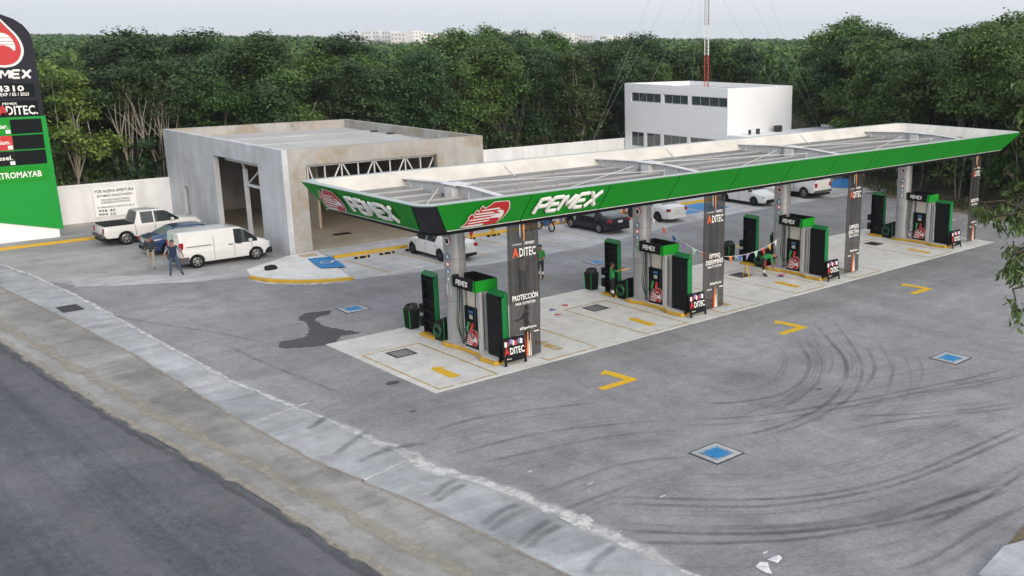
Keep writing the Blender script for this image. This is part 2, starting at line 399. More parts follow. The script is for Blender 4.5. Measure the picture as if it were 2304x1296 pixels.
def ribbon(name, pts, width, z, mat, parent=None, wj=0., seed=0):
    rr = random.Random(seed); P = [Vector((p[0], p[1])) for p in pts]; n = len(P); vs = []; uv = []
    for i, p in enumerate(P):
        d = (P[min(i+1, n-1)]-P[max(i-1, 0)]).normalized(); q = Vector((-d.y, d.x)); ww = width*(1+rr.uniform(-wj, wj)); sh = rr.uniform(-wj, wj)*width*.3
        for s_ in (-1, 1): vs.append((p.x+q.x*(s_*ww/2+sh), p.y+q.y*(s_*ww/2+sh), z)); uv.append(((s_+1)/2, i/(n-1)))
    fs = [(2*i, 2*i+2, 2*i+3, 2*i+1)[::-1] for i in range(n-1)]
    me = bpy.data.meshes.new(name); me.from_pydata(vs, [], fs); me.materials.append(MAT[mat])
    l = me.uv_layers.new(name='UVMap')
    for lp in me.loops: l.data[lp.index].uv = uv[lp.vertex_index]
    me.update(); return link(name, me, parent)
def ordinal(n):
    w1 = ['first', 'second', 'third', 'fourth', 'fifth', 'sixth', 'seventh', 'eighth', 'ninth', 'tenth', 'eleventh', 'twelfth', 'thirteenth', 'fourteenth', 'fifteenth', 'sixteenth', 'seventeenth', 'eighteenth', 'nineteenth', 'twentieth']
    if n <= 20: return w1[n-1]
    t_ = {2: 'twenty', 3: 'thirty', 4: 'forty', 5: 'fifty', 6: 'sixty'}[n//10]
    return t_[:-1]+'ieth' if n % 10 == 0 else t_+'-'+w1[n % 10-1]

# ================================================================== SETTING: ground, road, pavements
ground = struct(sheet('ground', [(-1500, -1500), (1500, -1500), (1500, 1500), (-1500, 1500)], -.06, 'forest_floor'))
UP = [(9.6, 78), (11.8, 61.1), (12.31, 56.8), (12.58, 51.6), (12.63, 47.5), (12.68, 40.8), (12.72, 34.4), (13.38, 28.74), (13.8, 22.94), (14.30, 20.25), (14.45, 18.3), (14.6, 14.5), (14.9, 8), (15.2, -6)]
LOW = [(8.2, 78), (10.6, 55.57), (11.11, 47.75), (11.45, 39.8), (11.45, 31.2), (11.62, 26.3), (12.15, 22.4), (12.5, 19), (12.7, 16.2), (13, 8), (13.3, -6)]
DUST = [(6.6, 78), (9.0, 48.3), (9.41, 40.7), (9.63, 36.2), (9.75, 33.15), (10.11, 29.2), (10.95, 19.2), (11.4, 8), (11.6, -6)]
EDGE = [(5.9, 78), (8.42, 45.6), (8.64, 39.4), (8.85, 34.), (9.21, 30.1), (9.58, 25.5), (9.82, 19.7), (10.1, 8), (10.3, -6)]
UPr, LOWr, DUSTr, EDGEr = ragged(UP, .018, .5, 1), ragged(LOW, .012, .6, 2), ragged(DUST, .03, .5, 3), ragged(EDGE, .012, .6, 4)
lot = struct(sheet('asphalt_lot', UPr + [(45, -6), (55, 3), (59.5, 18), (61.3, 30.6), (62.3, 36), (64.4, 43.6), (68, 50), (78, 56), (78, 69.3), (36, 69.3), (14, 69.3)], 0, 'asphalt_lot'))
strip = struct(sheet('concrete_pavement_strip', LOWr + UPr[::-1], -.004, 'concrete_strip'))
verge = struct(sheet('verge', DUSTr + LOWr[::-1], -.012, 'verge'))
verge2 = struct(sheet('road_shoulder', EDGEr + DUSTr[::-1], -.020, 'verge_edge'))
road = struct(sheet('road', [(-14, 78), (-14, -6)] + EDGEr[::-1], -.045, 'asphalt_road'))
ribbon('dust_line', ragged(DUST, .04, .6, 9), .50, -.004, 'dust_soft', verge, .4, 5)
ribbon('cement_edge', ragged(UP, .02, .5, 11), .24, .006, 'cement_soft', strip, .4, 6)
ribbon('cement_edge', ragged(UP[7:12], .06, .5, 12), .62, .0072, 'cement_soft', strip, .45, 7)
ribbon('gutter_line', ragged([(x-.25, y) for x, y in EDGE], .03, .4, 13), .22, -.014, 'tyre_mark', verge2, .3, 8)
ribbon('dust_line', ragged([(x+.05, y) for x, y in EDGE], .03, .5, 14), .34, -.013, 'dust_soft', verge2, .4, 9)
ribbon('road_dust', [(x-.75, y) for x, y in catmull(EDGE, 8)], 1.7, -.040, 'road_dust', road)
ribbon('road_dust', [(x-3.6, y) for x, y in catmull(EDGE, 8)], 1.3, -.038, 'road_dust', road)
ribbon('edge_line', ragged([(x-.02, y) for x, y in LOW], .02, .4, 15), .14, .001, 'dust_soft', strip, .4, 10)
for k, (yy) in enumerate((39.6, 44.0, 30.2, 23.9, 49.6, 34.6)):      # pour joints across the strip
    ribbon('pour_joint', ragged([(11.2 if yy > 33 else 11.7, yy), (12.72 if yy > 33 else 13.75, yy+.5)], .02, .2, 30+k), .16, .001, 'cement_soft', strip, .3, k)
sheet('cement_patch', [(14.26, 18.54), (14.55, 18.5), (14.85, 18.21), (14.77, 17.83), (14.36, 17.49), (14.24, 17.98)], .012, 'cement_worn', strip)
# lighter concrete: parking bays, forecourt apron on the left
pad = struct(sheet('parking_pavement', ragged([(23.1, 45.6), (29.6, 43.9), (36.4, 43.8), (43.8, 45.1), (50.3, 45.6), (62.5, 45.4), (65.3, 45.2)], .05, .8, 16) + [(67.9, 50), (70, 51.4), (24, 51.4), (23, 49)], .004, 'concrete_pad'))
apron = struct(sheet('apron_pavement', ragged([(12.35, 55.4), (13.1, 53.6), (15.3, 52.4), (17.6, 51.5), (20.2, 50.9), (23.2, 49.5)], .06, .5, 17) + [(23.4, 52.5), (23.4, 65.3), (11.25, 65.3)], .005, 'concrete_apron'))
sheet('dust_patch', ragged([(13.0, 53.0), (15.2, 51.6), (17.4, 50.3), (20.6, 49.3), (21.0, 51.0), (20.2, 52.6), (17.6, 52.5), (15.1, 54.0), (13.4, 55.2)], .1, .4, 18), .009, 'concrete_pad', apron)
MARKS = {
    'A1': [(15.92, 18.61), (17.15, 17.14), (18.77, 15.54), (20.55, 14.51), (22.45, 13.94), (24.38, 13.73), (26.22, 13.60), (28.62, 13.41)],
    'A2': [(15.64, 18.28), (16.88, 16.87), (18.17, 15.52), (19.51, 14.68), (21.10, 13.97), (22.65, 13.60), (24.58, 13.38), (26.43, 13.24), (28.43, 13.08)],
    'B1': [(14.49, 17.50), (15.83, 15.82), (17.33, 14.32), (18.53, 13.47), (19.97, 12.75), (22.01, 12.31), (24.52, 11.54)],
    'B2': [(14.10, 17.04), (15.48, 15.47), (16.75, 14.29), (17.92, 13.44), (19.35, 12.76), (20.93, 12.08), (22.43, 11.71), (24.48, 11.32)],
    'C1': [(32.97, 25.31), (31.09, 22.97), (30.02, 21.61), (28.71, 20.44), (27.01, 19.45), (25.20, 18.81), (23.50, 18.65), (21.95, 18.81), (20.19, 19.57)],
    'C2': [(33.87, 25.07), (31.62, 22.44), (29.90, 20.72), (28.54, 19.69), (26.81, 18.81), (25.05, 18.40), (23.37, 18.25), (21.59, 18.50)],
    'C3': [(30.02, 23.73), (28.82, 22.27), (27.43, 21.24), (26.02, 20.63), (24.66, 20.53), (23.20, 21.17), (22.27, 22.28)],
    'C4': [(31.59, 21.65), (30.25, 20.38), (29.11, 19.58), (27.58, 18.88)],
    'D1': [(21.06, 21.06), (22.97, 19.71), (24.92, 18.89), (26.51, 18.30), (28.29, 17.76), (30.81, 17.00), (33.86, 16.33)],
    'D2': [(20.71, 20.71), (22.59, 19.37), (25.05, 18.40), (27.32, 17.70), (29.76, 16.95), (32.91, 15.84)],
    'D3': [(24.95, 17.75), (26.39, 16.52), (28.07, 15.41), (30.26, 14.40)],
    'D4': [(23.88, 17.07), (25.51, 16.48), (27.38, 15.53), (29.74, 14.14)],
    'D5': [(28.04, 17.60), (29.98, 16.52), (32.82, 15.70)],
    'E1': [(15.04, 25.70), (16.46, 25.68), (18.01, 25.18), (20.55, 23.98)],
    'E2': [(14.32, 23.72), (15.66, 23.61), (17.26, 23.31), (19.17, 22.39), (20.92, 21.26)],
    'E3': [(14.72, 22.66), (16.47, 22.27), (18.55, 21.66), (20.51, 20.48)],
    'E4': [(14.51, 19.98), (15.85, 19.97), (17.55, 19.85), (19.31, 18.94)],
    'E5': [(14.34, 18.78), (15.43, 18.78), (16.52, 18.70)],
    'F1': [(19.98, 11.91), (21.74, 11.73), (23.14, 11.68), (25.07, 11.75)],
    'F2': [(17.70, 11.22), (19.10, 10.95), (21.00, 10.90), (23.01, 10.71)],
    'S1': [(12.19, 26.01), (13.01, 26.60), (13.75, 27.08)],
    'S2': [(12.52, 28.38), (13.00, 28.70), (13.45, 29.06)],
    'S3': [(12.30, 25.06), (13.06, 25.31), (13.75, 25.50)],
    'S4': [(12.61, 21.73), (13.27, 22.08), (13.76, 22.19)],
    'S5': [(12.54, 21.38), (13.23, 21.68), (13.71, 21.79)],
    'S6': [(12.57, 19.40), (13.33, 19.79), (14.09, 19.84)],
    'S7': [(12.61, 19.11), (13.23, 19.36), (14.15, 19.50)],
    'S8': [(12.69, 18.07), (13.33, 18.39), (14.11, 18.62)],
    'S9': [(12.74, 17.80), (13.39, 18.08), (14.06, 18.16)],
    'S10': [(12.96, 15.94), (13.51, 16.24), (14.31, 16.46)],
    'S11': [(12.80, 25.23), (13.86, 25.22), (14.51, 24.93)],
    'G1': [(11.55, 46.54), (12.98, 46.79), (14.57, 46.26), (16.38, 44.50)],
    'G2': [(12.46, 46.96), (13.30, 44.21), (14.51, 41.21), (15.48, 37.99)],
    'G3': [(14.28, 39.16), (14.38, 35.47), (14.62, 32.51), (14.76, 30.69)],
}
for k, (n, p) in enumerate(MARKS.items()):
    on = strip if n[0] == 'S' else lot
    m_ = 'tyre_mark' if n[0] in 'ABS' or n in ('C1', 'D1', 'F1') else 'tyre_mark_faint'
    ribbon('tyre_mark', catmull(p, 8), .21 if n[0] in 'AB' else (.3 if n[0] == 'S' else .20), .010+.0010*k, m_, on, .10, k)
for k, (n, p) in enumerate(MARKS.items()):            # the fainter passes beside each main track
    if n[0] in 'SG': continue
    r_ = random.Random(k+50); P_ = catmull(p, 8)
    for q in range(4):
        off = r_.choice((-1, 1))*r_.uniform(.25, 1.7); i0 = int(len(P_)*r_.uniform(0, .25)); i1 = int(len(P_)*r_.uniform(.7, 1))
        Q_ = []
        for i in range(i0, i1):
            a_ = Vector(P_[max(i-1, 0)]); c_ = Vector(P_[min(i+1, len(P_)-1)]); d_ = (c_-a_).normalized(); Q_.append((P_[i][0]-d_.y*off, P_[i][1]+d_.x*off))
        if len(Q_) > 4: ribbon('tyre_mark', Q_, r_.uniform(.07, .12), .0525+.0003*(k*5+q), 'tyre_fine', lot, .05, q)
sheet('wet_stain', ragged([(15.80, 37.67), (16.01, 37.88), (16.53, 37.73), (17.02, 37.88), (17.36, 38.41), (17.73, 39.25), (17.93, 39.93), (17.79, 40.30), (18.09, 40.81), (18.53, 41.20), (19.05, 41.04), (19.57, 40.88), (19.21, 40.37), (18.60, 40.25), (18.34, 39.98), (18.24, 39.38), (18.19, 38.65), (18.43, 37.81), (18.76, 37.04), (18.70, 36.81), (18.03, 37.03), (17.73, 36.61), (17.24, 36.25), (16.83, 36.25), (16.26, 36.54), (15.73, 36.88), (15.58, 37.13), (15.80, 37.67)], .035, .09, 44)[:-1], .008, 'wet_stain', lot)
for (x, y, r) in ((16.54, 30.5, .26), (15.6, 27.6, .13), (26.4, 19.9, .12)):
    sheet('oil_spot', [(x+r*math.cos(a)*random.uniform(.8, 1.1), y+r*math.sin(a)*random.uniform(.6, .9)) for a in np.linspace(0, 2*math.pi, 14, endpoint=False)], .009, 'wet_stain' if r > .2 else 'asphalt_road', lot)
rr = random.Random(5)
for k in range(9):
    x = rr.uniform(14.6, 17); y = rr.uniform(12.5, 22); d = rr.uniform(.02, .06); a0 = rr.uniform(0, 3)
    sheet('scrape_mark', [(x+d*(1+.5*rr.random())*math.cos(a+a0)*1.8, y+d*math.sin(a+a0)*.8) for a in np.linspace(0, 6.28, 7, endpoint=False)], .0075, 'cement_dust', lot)
# forest-side dirt bank and grass tufts along the right edge
bank = struct(sheet('dirt_bank', ragged([(54.6, 2), (59.2, 18), (61.0, 30.6), (62.0, 36), (64.1, 43.6), (67.8, 50.2)], .12, .6, 20) + [(84, 56), (84, 40), (76, 20), (66, 2)], .012, 'dirt'))
sheet('side_path', [(64.9, 45.3), (66.2, 43.6), (72, 49.5), (69.5, 51.3)], .022, 'concrete_pad', bank)
# pump slab: cast concrete panels
slab = struct(MB().box(17.02, 54.08, 28.6, 36.28, -.05, .010).build('pump_slab', 'dark_metal'))
XS = [17.0, 20.7, 24.4, 28.1, 31.9, 35.6, 39.3, 43.0, 46.7, 50.4, 54.1]; YS = [28.57, 32.4, 36.3]
for a, b_ in zip(XS[:-1], XS[1:]):
    for c_, d_ in zip(YS[:-1], YS[1:]):
        MB().box(a+.006, b_-.006, c_+.006, d_-.006, -.04, .0155+random.uniform(0, .0015)).build('concrete_panel', 'concrete_slab', slab)
# kerbs and raised walks
def kerb(name, pts, wd, z, mat, parent):
    P = [Vector(p) for p in pts]; n = len(P); b = MB(); vs = []
    for i, p in enumerate(P):
        d = (P[min(i+1, n-1)]-P[max(i-1, 0)]).normalized(); q = Vector((-d.y, d.x))
        for (s_, zz) in ((-1, -.03), (-1, z-.02), (-.8, z), (.8, z), (1, z-.02), (1, -.03)): vs.append((p.x+q.x*s_*wd/2, p.y+q.y*s_*wd/2, zz))
    fs = [(6*i+k, 6*i+6+k, 6*i+7+k, 6*i+1+k)[::-1] for i in range(n-1) for k in range(5)] + [tuple(range(6)), tuple(range(6*n-6, 6*n))[::-1]]
    return b.add(vs, fs).build(name, mat, parent)
walk = struct(MB().prism([(24.55, 50.85), (62, 50.85), (62, 56.9), (35.7, 56.9), (35.7, 52.7), (24.55, 52.7)], -.03, .125).build('store_walk', 'concrete_pad'))
x = 24.6
while x < 61.5:
    kerb('kerb_stone', [(x, 50.72), (min(x+3.0, 61.9)-.015, 50.72)], .26, .15, 'kerb_yellow', walk); x += 3.0
walk2 = struct(MB().prism([(9.3, 65.25), (23.15, 65.25), (23.15, 69.3), (8.6, 69.3)], -.03, .12).build('left_walk', 'concrete_apron'))
x = 9.4
while x < 17.3:
    kerb('kerb_stone', [(x, 65.12), (min(x+2.0, 17.5)-.015, 65.12)], .24, .145, 'kerb_yellow', walk2); x += 2.0
# sloping corner ramp with curved yellow kerb
rampo = MB(); rp = [(20.25, 51.3, .006), (19.62, 49.1, .06), (19.9, 48.1, .10), (20.5, 47.2, .12), (21.15, 46.55, .13), (22.0, 46.0, .13), (22.95, 45.7, .12), (23.6, 48.2, .03), (24.5, 50.6, .01), (24.56, 52.66, .125), (23.15, 52.68, .10)]
cxr = (22.2, 49.3, .10)
rampo.add([cxr]+rp, [(0, i+1, (i+1) % len(rp)+1)[::-1] for i in range(len(rp))])
rampo.add([p for p in rp]+[(p[0], p[1], -.03) for p in rp], [(i, (i+1) % len(rp), (i+1) % len(rp)+len(rp), i+len(rp)) for i in range(len(rp))])
rampo = struct(rampo.build('corner_ramp', 'concrete_slab'))
kerb('kerb_stone', catmull([(19.58, 49.15), (19.86, 48.05), (20.45, 47.1), (21.1, 46.42), (22.0, 45.85), (22.98, 45.52)], 5), .2, .15, 'kerb_yellow', rampo)
ribbon('cement_edge', ragged(catmull([(19.3, 49.2), (19.66, 47.9), (20.35, 46.85), (21.0, 46.2), (21.9, 45.62), (23.1, 45.3)], 4), .02, .2, 22), .40, .012, 'cement_soft', rampo, .3, 3)
# accessible-parking symbols
def wheelchair(M, s, parent, mat):
    b = MB()
    def seg(pts, wd):
        for a, c in zip(pts[:-1], pts[1:]):
            a = Vector(a); c = Vector(c); d = (c-a).normalized(); q = Vector((-d.y, d.x))*wd/2
            b.add([tuple(M @ Vector((p.x*s, p.y*s, 0))) for p in (a-q, c-q, c+q, a+q)], [(0, 1, 2, 3)])
    seg([(.0, .62), (.02, .25), (.34, .22), (.46, -.12), (.58, -.08)], .09)
    seg([(.02, .42), (.26, .40)], .08)
    arc = [(.12+.34*math.cos(a), -.08+.34*math.sin(a)) for a in np.linspace(R(125), R(370), 14)]
    seg(arc, .085)
    b.add([tuple(M @ Vector((.0*s+.1*s*math.cos(a), .76*s+.1*s*math.sin(a), 0))) for a in np.linspace(0, 6.28, 10, endpoint=False)], [tuple(range(10))])
    return b.build('wheelchair_symbol', mat, parent)
MB().add([(22.85, 48.55, .118), (24.0, 48.2, .06), (24.62, 51.0, .075), (23.35, 51.15, .118)], [(0, 1, 2, 3)]).build('blue_paint', 'paint_blue', rampo)
MB().add([(23.3, 51.5, .112), (24.2, 51.5, .128), (24.3, 52.3, .136), (23.4, 52.3, .120)], [(0, 1, 2, 3)]).build('tactile_paint', 'paint_peach', rampo)
wheelchair(frame((23.72, 49.7, .128), (.15, -1, 0), (1, .15, .0)), .85, rampo, 'paint_white')
wheelchair(frame((26.6, 48.4, .011), (.1, -1, 0), (1, .1, 0)), .55, pad, 'paint_lightblue')
# parking-bay lines
for x in (25.05, 27.95, 30.9, 33.3, 35.6, 38.2, 41.6, 43.9, 47.0, 49.6, 52.8, 56.6, 58.5, 62.0):
    sheet('bay_line', [(x-.07, 45.6), (x+.07, 45.6), (x-.15, 49.9), (x-.29, 49.9)], .010, 'paint_yellow_faint', pad)
for (x0, x1) in ((47.4, 49.4), (49.7, 52.3)):
    sheet('blue_paint', [(x0, 47.6), (x1, 47.6), (x1, 50.4), (x0, 50.4)], .009, 'paint_blue', pad)
wheelchair(frame((48.4, 48.8, .013), (.1, -1, 0), (1, .1, 0)), .6, pad, 'paint_white')
for i in range(4):
    sheet('crossing_stripe', [(57.6+i*.3, 30.5+i*1.1), (61.0, 30.8+i*1.1), (61.1, 31.4+i*1.1), (57.7+i*.3, 31.0+i*1.1)], .009, 'paint_white_faint', lot)
# lane paint: turn arrows on the asphalt and straight arrows plus boxes on the slab
def turn_arrow(x, y):
    sheet('turn_arrow_paint', [(x-1.5, y-.13), (x+.22, y-.13), (x+.10, y+.20), (x+.10, y+1.12), (x-.22, y+1.0), (x-.36, y+1.42), (x-.14, y+1.12), (x-.12, y+.13), (x-1.46, y+.13)], .0085, 'paint_yellow', lot)
def turn_arrow2(x, y):
    w = .165
    sheet('turn_arrow_paint', [(x-1.45, y-w), (x+.12, y-w), (x+.12, y+w), (x-1.45, y+w)], .0085, 'paint_yellow', lot)
    sheet('turn_arrow_paint', [(x-.24, y+w), (x+.12, y+w), (x+.06, y+1.05), (x-.04, y+1.48), (x-.52, y+1.14), (x-.30, y+1.05)], .0085, 'paint_yellow', lot)
for x in (22.6, 32.0, 41.45, 53.2): turn_arrow2(x, 25.05)
for x in (33.2, 42.7): sheet('turn_arrow_paint', [(x-.9, 37.95), (x+.9, 37.95), (x+1.0, 38.2), (x-.8, 38.2)], .0085, 'paint_yellow', lot)
sheet('turn_arrow_paint', [(29.0, 39.3), (30.4, 39.3), (30.4, 39.55), (29.0, 39.55)], .0085, 'paint_yellow_faint', lot)
ISL = [20.65, 30.05, 39.5, 50.95]
for i, xc in enumerate(ISL):
    for (cx_, fade) in ((xc-2.2, 0), (xc+2.35, 1)):
        if cx_ > 53: continue
        m_ = 'paint_yellow_faint'
        x0, x1, y0, y1, q = cx_-1.2, cx_+1.2, 28.76, 34.0, .09
        for (a, b_, c_, d_) in ((x0, x1, y0, y0+q), (x0, x0+q, y0+q, y1), (x1-q, x1, y0+q, y1), (x0+q, x1-q, y1-q, y1)):
            sheet('lane_box_paint', [(a, c_), (b_, c_), (b_, d_), (a, d_)], .0215, m_, slab)
        if True:
            cx2 = cx_-.05
            sheet('lane_arrow_paint', [(cx2-.20, 29.5), (cx2+.20, 29.5), (cx2+.17, 30.65), (cx2+.36, 30.62), (cx2+.05, 31.0), (cx2-.17, 30.85)], .0215, 'paint_yellow' if not fade else 'paint_yellow_faint', slab)
# drains
def grate(x, y, mat, size, collar, label, nb=9, group=None):
    t = thing('drain_grate', label, 'drain', (x, y, .012 if collar else .020), 0, group)
    if collar:
        c = size*.64; b = MB()
        for (a, b_, c_, d_) in ((-c, c, -c, -c+.10*c*3), (-c, c, c-.3*c, c), (-c, -c+.3*c, -c+.3*c, c-.3*c), (c-.3*c, c, -c+.3*c, c-.3*c)): b.box(a, b_, c_, d_, -.03, .006)
        b.build('collar', 'concrete_strip', t)
        b = MB()
        for (a, b_, c_, d_) in ((-c-.05, c+.05, -c-.05, -c), (-c-.05, c+.05, c, c+.05), (-c-.05, -c, -c, c), (c, c+.05, -c, c)): b.box(a, b_, c_, d_, -.03, .004)
        b.build('joint_seal', 'dark_metal', t)
    h = size*(.42 if collar else .55); b = MB()
    for (a, b_, c_, d_) in ((-h, h, -h, -h+.05), (-h, h, h-.05, h), (-h, -h+.05, -h+.05, h-.05), (h-.05, h, -h+.05, h-.05)): b.box(a, b_, c_, d_, -.02, .012)
    b.build('frame', 'paint_lightblue' if mat == 'grate_blue' else 'dark_metal', t)
    box('pit', 'rubber' if mat != 'grate_blue' else mat, t, -h+.05, h-.05, -h+.05, h-.05, -.02, -.012)
    for k in range(nb):
        u = -h+.05+(2*h-.1)*(k+.5)/nb; box('bar', mat, t, u-.022, u+.022, -h+.051, h-.051, -.01, .008)
    return t
for (x, y, s_, l_) in ((19.94, 18.58, .82, 'large blue drain grate in the foreground asphalt'), (32.6, 18.61, .82, 'blue drain grate at the right of the asphalt near overhanging branch'), (20.34, 40.47, .8, 'blue drain grate beside the dark wet stain'), (34.04, 40.4, .8, 'blue drain grate on the asphalt behind the second pump island')):
    grate(x, y, 'grate_blue', s_, True, l_, 9, 'blue drain grates')
for i, (x, y) in enumerate(((18.47, 33.25), (27.86, 33.24), (37.14, 33.1), (48.58, 33.15))):
    grate(x, y, 'dark_metal', .78, False, 'dark square drain grate on the slab beside the %s pump island from the left' % ordinal(i+1), 8, 'dark slab drains')
gx = thing('gutter_grate', 'small dark grate set in the pale roadside concrete strip', 'drain', (11.72, 49.0, 0))
for k in range(7): box('bar', 'dark_metal', gx, -.36+k*.105, -.31+k*.105, -.6, .6, -.02, .006)
box('frame', 'dark_metal', gx, -.40, .42, -.64, .64, -.03, .0005)
# pale concrete corner, bottom right, with soil behind
kc = struct(MB().prism([(20.48, 9.98), (18.9, 9.75), (18.2, 6.5), (22.6, 6.5), (22.4, 9.3)], -.03, .13).build('corner_walk', 'concrete_strip'))
soil = struct(sheet('planting_bed', [(20.52, 10.0), (22.4, 9.3), (22.6, 6.5), (32, 5.5), (30, 9.6), (24, 10.6)], .02, 'dirt'))

# ================================================================== BUILDINGS AND WALLS
# unfinished concrete store
st = thing('store_building', 'unfinished grey concrete store with open doorway and flat parapet roof', 'building', (23.2, 52.75, 0))
SX, SY, SH, T = 12.4, 16.95, 5.63, .30
b = MB()                                    # side wall facing the road (local x 0..T)
for (y0, y1, z0, z1) in ((0, 3.08, 0, SH), (3.08, 9.22, 4.63, SH), (9.22, 13.7, 0, SH), (13.7, 14.48, 2.3, SH), (14.48, SY, 0, SH)): b.box(0, T, y0, y1, z0, z1)
b.build('side_wall', 'store_concrete_skylit', st)
b = MB()
for (x0, x1, z0, z1) in ((T, 1.26, 0, SH), (1.26, 9.2, 4.75, SH), (9.2, SX, 0, SH)): b.box(x0, x1, .003, T+.05, z0, z1-.002)
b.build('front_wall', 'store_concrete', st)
box('back_wall', 'store_concrete', st, T, SX, SY-T, SY-.002, 0, SH-.002); box('right_wall', 'store_concrete', st, SX-T, SX-.002, T+.05, SY-T, 0, SH-.003)
box('floor_slab', 'inner_concrete', st, T+.002, SX-T-.002, .06, SY-T-.002, 0.0, .13)
box('roof_slab', 'roof_concrete', st, T+.003, SX-T-.003, T+.053, SY-T-.003, 4.86, 5.06)
for k, yy in enumerate((4.2, 8.6, 12.6)): box('roof_band', 'roof_concrete', st, T+.01, SX-T-.01, yy, yy+.9, 5.061, 5.10)
for yy in (9.9, 12.0): box('roof_drain', 'dark_metal', st, SX-T-.35, SX-T-.02, yy, yy+.4, 5.062, 5.14)
box('slot_frame', 'inner_concrete', st, .2, .26, 13.7, 14.48, 0, 2.3)
box('partition_wall', 'inner_concrete', st, 4.6, 4.75, 6.0, SY-T-.01, .131, 4.85)
p_ = MB().box(.62, .82, 6.5, 6.7, .131, 4.0); p_.build('post', 'steel_white', st, bevel=.01)
gus = MB(); gus.box(.66, .78, 3.1, 6.49, 3.05, 3.2); gus.box(.66, .78, 3.2, 9.2, 4.30, 4.42)
gus.tube([(.72, 6.3, 3.2), (.72, 4.2, 4.3)], .05, 6).tube([(.72, 6.6, 4.0), (.72, 7.2, 4.6)], .06, 6); gus.build('truss', 'steel_white', st)
tr = MB().box(1.2, 9.3, .42, .54, 4.60, 4.72).box(1.2, 9.3, .42, .54, 3.62, 3.74).build('truss', 'steel_white', st)
for k in range(5):
    x = 1.55+k*1.95
    for (dx0, dx1) in ((0, 0), (.08, -.55), (-.08, .55)):
        if k == 0 and dx1 < 0: dx1 = -.3
        MB().tube([(x+dx0, .48, 4.6), (x-dx1, .48, 3.72)], .042, 6).build('truss_web', 'steel_white', tr)
    if k < 4: MB().tube([(x+.97, .48, 4.6), (x+.97, .48, 3.72)], .042, 6).build('truss_web', 'steel_white', tr)
for k, xx in enumerate((6.9, 7.9)): box('floor_bag', 'trim_black', st, 4.2, 5.2, 3.2, 3.7, .131, .16) if k == 0 else None

# boundary walls
def wall(name, label, x0, x1, y, h, n):
    t = thing(name, label, 'wall', (x0, y, 0)); L = (x1-x0)/n
    for k in range(n): box('wall_panel', 'white_wall', t, k*L+.002, (k+1)*L-.002, 0, .2, -.05, h)
    box('coping', 'white_wall_b', t, -.01, x1-x0+.01, -.03, .23, h+.002, h+.06); box('plinth', 'store_concrete', t, 0, x1-x0, -.05, -.003, -.05, .30)
    return t
wall('boundary_wall', 'white boundary wall left of the concrete store carrying the hiring notice', 3.0, 23.18, 69.45, 2.55, 4)
wall('boundary_wall', 'white boundary wall between the concrete store and the white two-storey building', 35.62, 61.98, 69.5, 2.55, 6)
# hiring notice painted board on the wall
nb = thing('notice_board', 'white hiring notice with black lettering on the boundary wall', 'notice', (19.9, 69.38, 0))
box('board', 'white_wall_b', nb, -1.2, 1.2, -.02, .0, .55, 2.3)
M = frame((0, -.021, 0), (1, 0, 0))
for (s_, z, h, wd) in (('POR NUEVA APERTURA', 2.02, .19, 2.2), ('ESTAMOS SOLICITANDO', 1.76, .15, 2.0), ('OFICIALES GASOLINEROS', 1.52, .11, 1.6), ('SUBGERENTE DE ESTACION', 1.36, .11, 1.6), ('INTERESADOS CONTACTAR A:', 1.08, .10, 2.1), ('998 40', .84, .15, .95), ('999 22', .62, .15, .95)):
    text('lettering', s_, h, M @ Matrix.Translation((0 if wd > 1 else -.55, z, 0)), 'black_panel', nb, wd, .02)

# white two-storey office
of = thing('office_building', 'white two-storey office building with dark ribbon windows', 'building', (62, 57, 0))
OX, OY, OH = 8.2, 12.45, 7.45
UPW = [(11.6, 7.83, 4), (7.47, 4.53, 3), (4.2, .05, 4)]; LOWW = [(11.64, 10.0, 2), (9.67, 7.87, 2), (7.53, 4.62, 3), (4.28, 1.2, 3)]
b = MB()
b.box(0, .25, 0, OY, 0, 2.0).box(0, .25, 0, OY, 3.27, 5.92).box(0, .25, 0, OY, 6.69, OH)
def piers(wins, z0, z1):
    e = sorted([0.0] + [q for w_ in wins for q in w_[:2]] + [OY])
    for a, c in zip(e[0::2], e[1::2]): b.box(0, .25, a, c, z0, z1)
piers(LOWW, 2.0, 3.27); piers(UPW, 5.92, 6.69)
b.build('side_wall', 'white_wall_b', of)
box('front_wall', 'white_wall_b', of, .25, OX, .002, .25, 0, OH-.001); box('back_wall', 'white_wall_b', of, .25, OX, OY-.25, OY-.002, 0, OH-.001)
box('right_wall', 'white_wall_b', of, OX-.25, OX-.002, .25, OY-.25, 0, OH-.002); box('roof_slab', 'roof_concrete', of, .252, OX-.252, .252, OY-.252, 6.9, 7.05)
box('floor_slab', 'inner_concrete', of, .26, OX-.26, .26, OY-.26, 3.4, 3.7)
for wins, z0, z1 in ((UPW, 5.92, 6.69), (LOWW, 2.0, 3.27)):
    for (ya, yb, n) in wins:
        fr = MB().box(.10, .16, yb, ya, z0, z0+.05).box(.10, .16, yb, ya, z1-.05, z1)
        for k in range(n+1):
            yy = yb+(ya-yb)*k/n; fr.box(.10, .16, max(yb, yy-.025), min(ya, yy+.025), z0+.05, z1-.05)
        wf = fr.build('window', 'alu', of)
        for k in range(n): box('pane', 'window_glass', wf, .125, .135, yb+(ya-yb)*k/n+.026, yb+(ya-yb)*(k+1)/n-.026, z0+.051, z1-.051)
an = MB().box(.02, 12.6, -3.6, -.002, 0, 3.72); an.build('annex', 'white_wall_b', of)
box('annex_parapet', 'white_wall_b', of, .02, 12.6, -3.6, -3.4, 3.722, 3.95); box('annex_parapet', 'white_wall_b', of, 12.4, 12.6, -3.39, -.01, 3.722, 3.95)
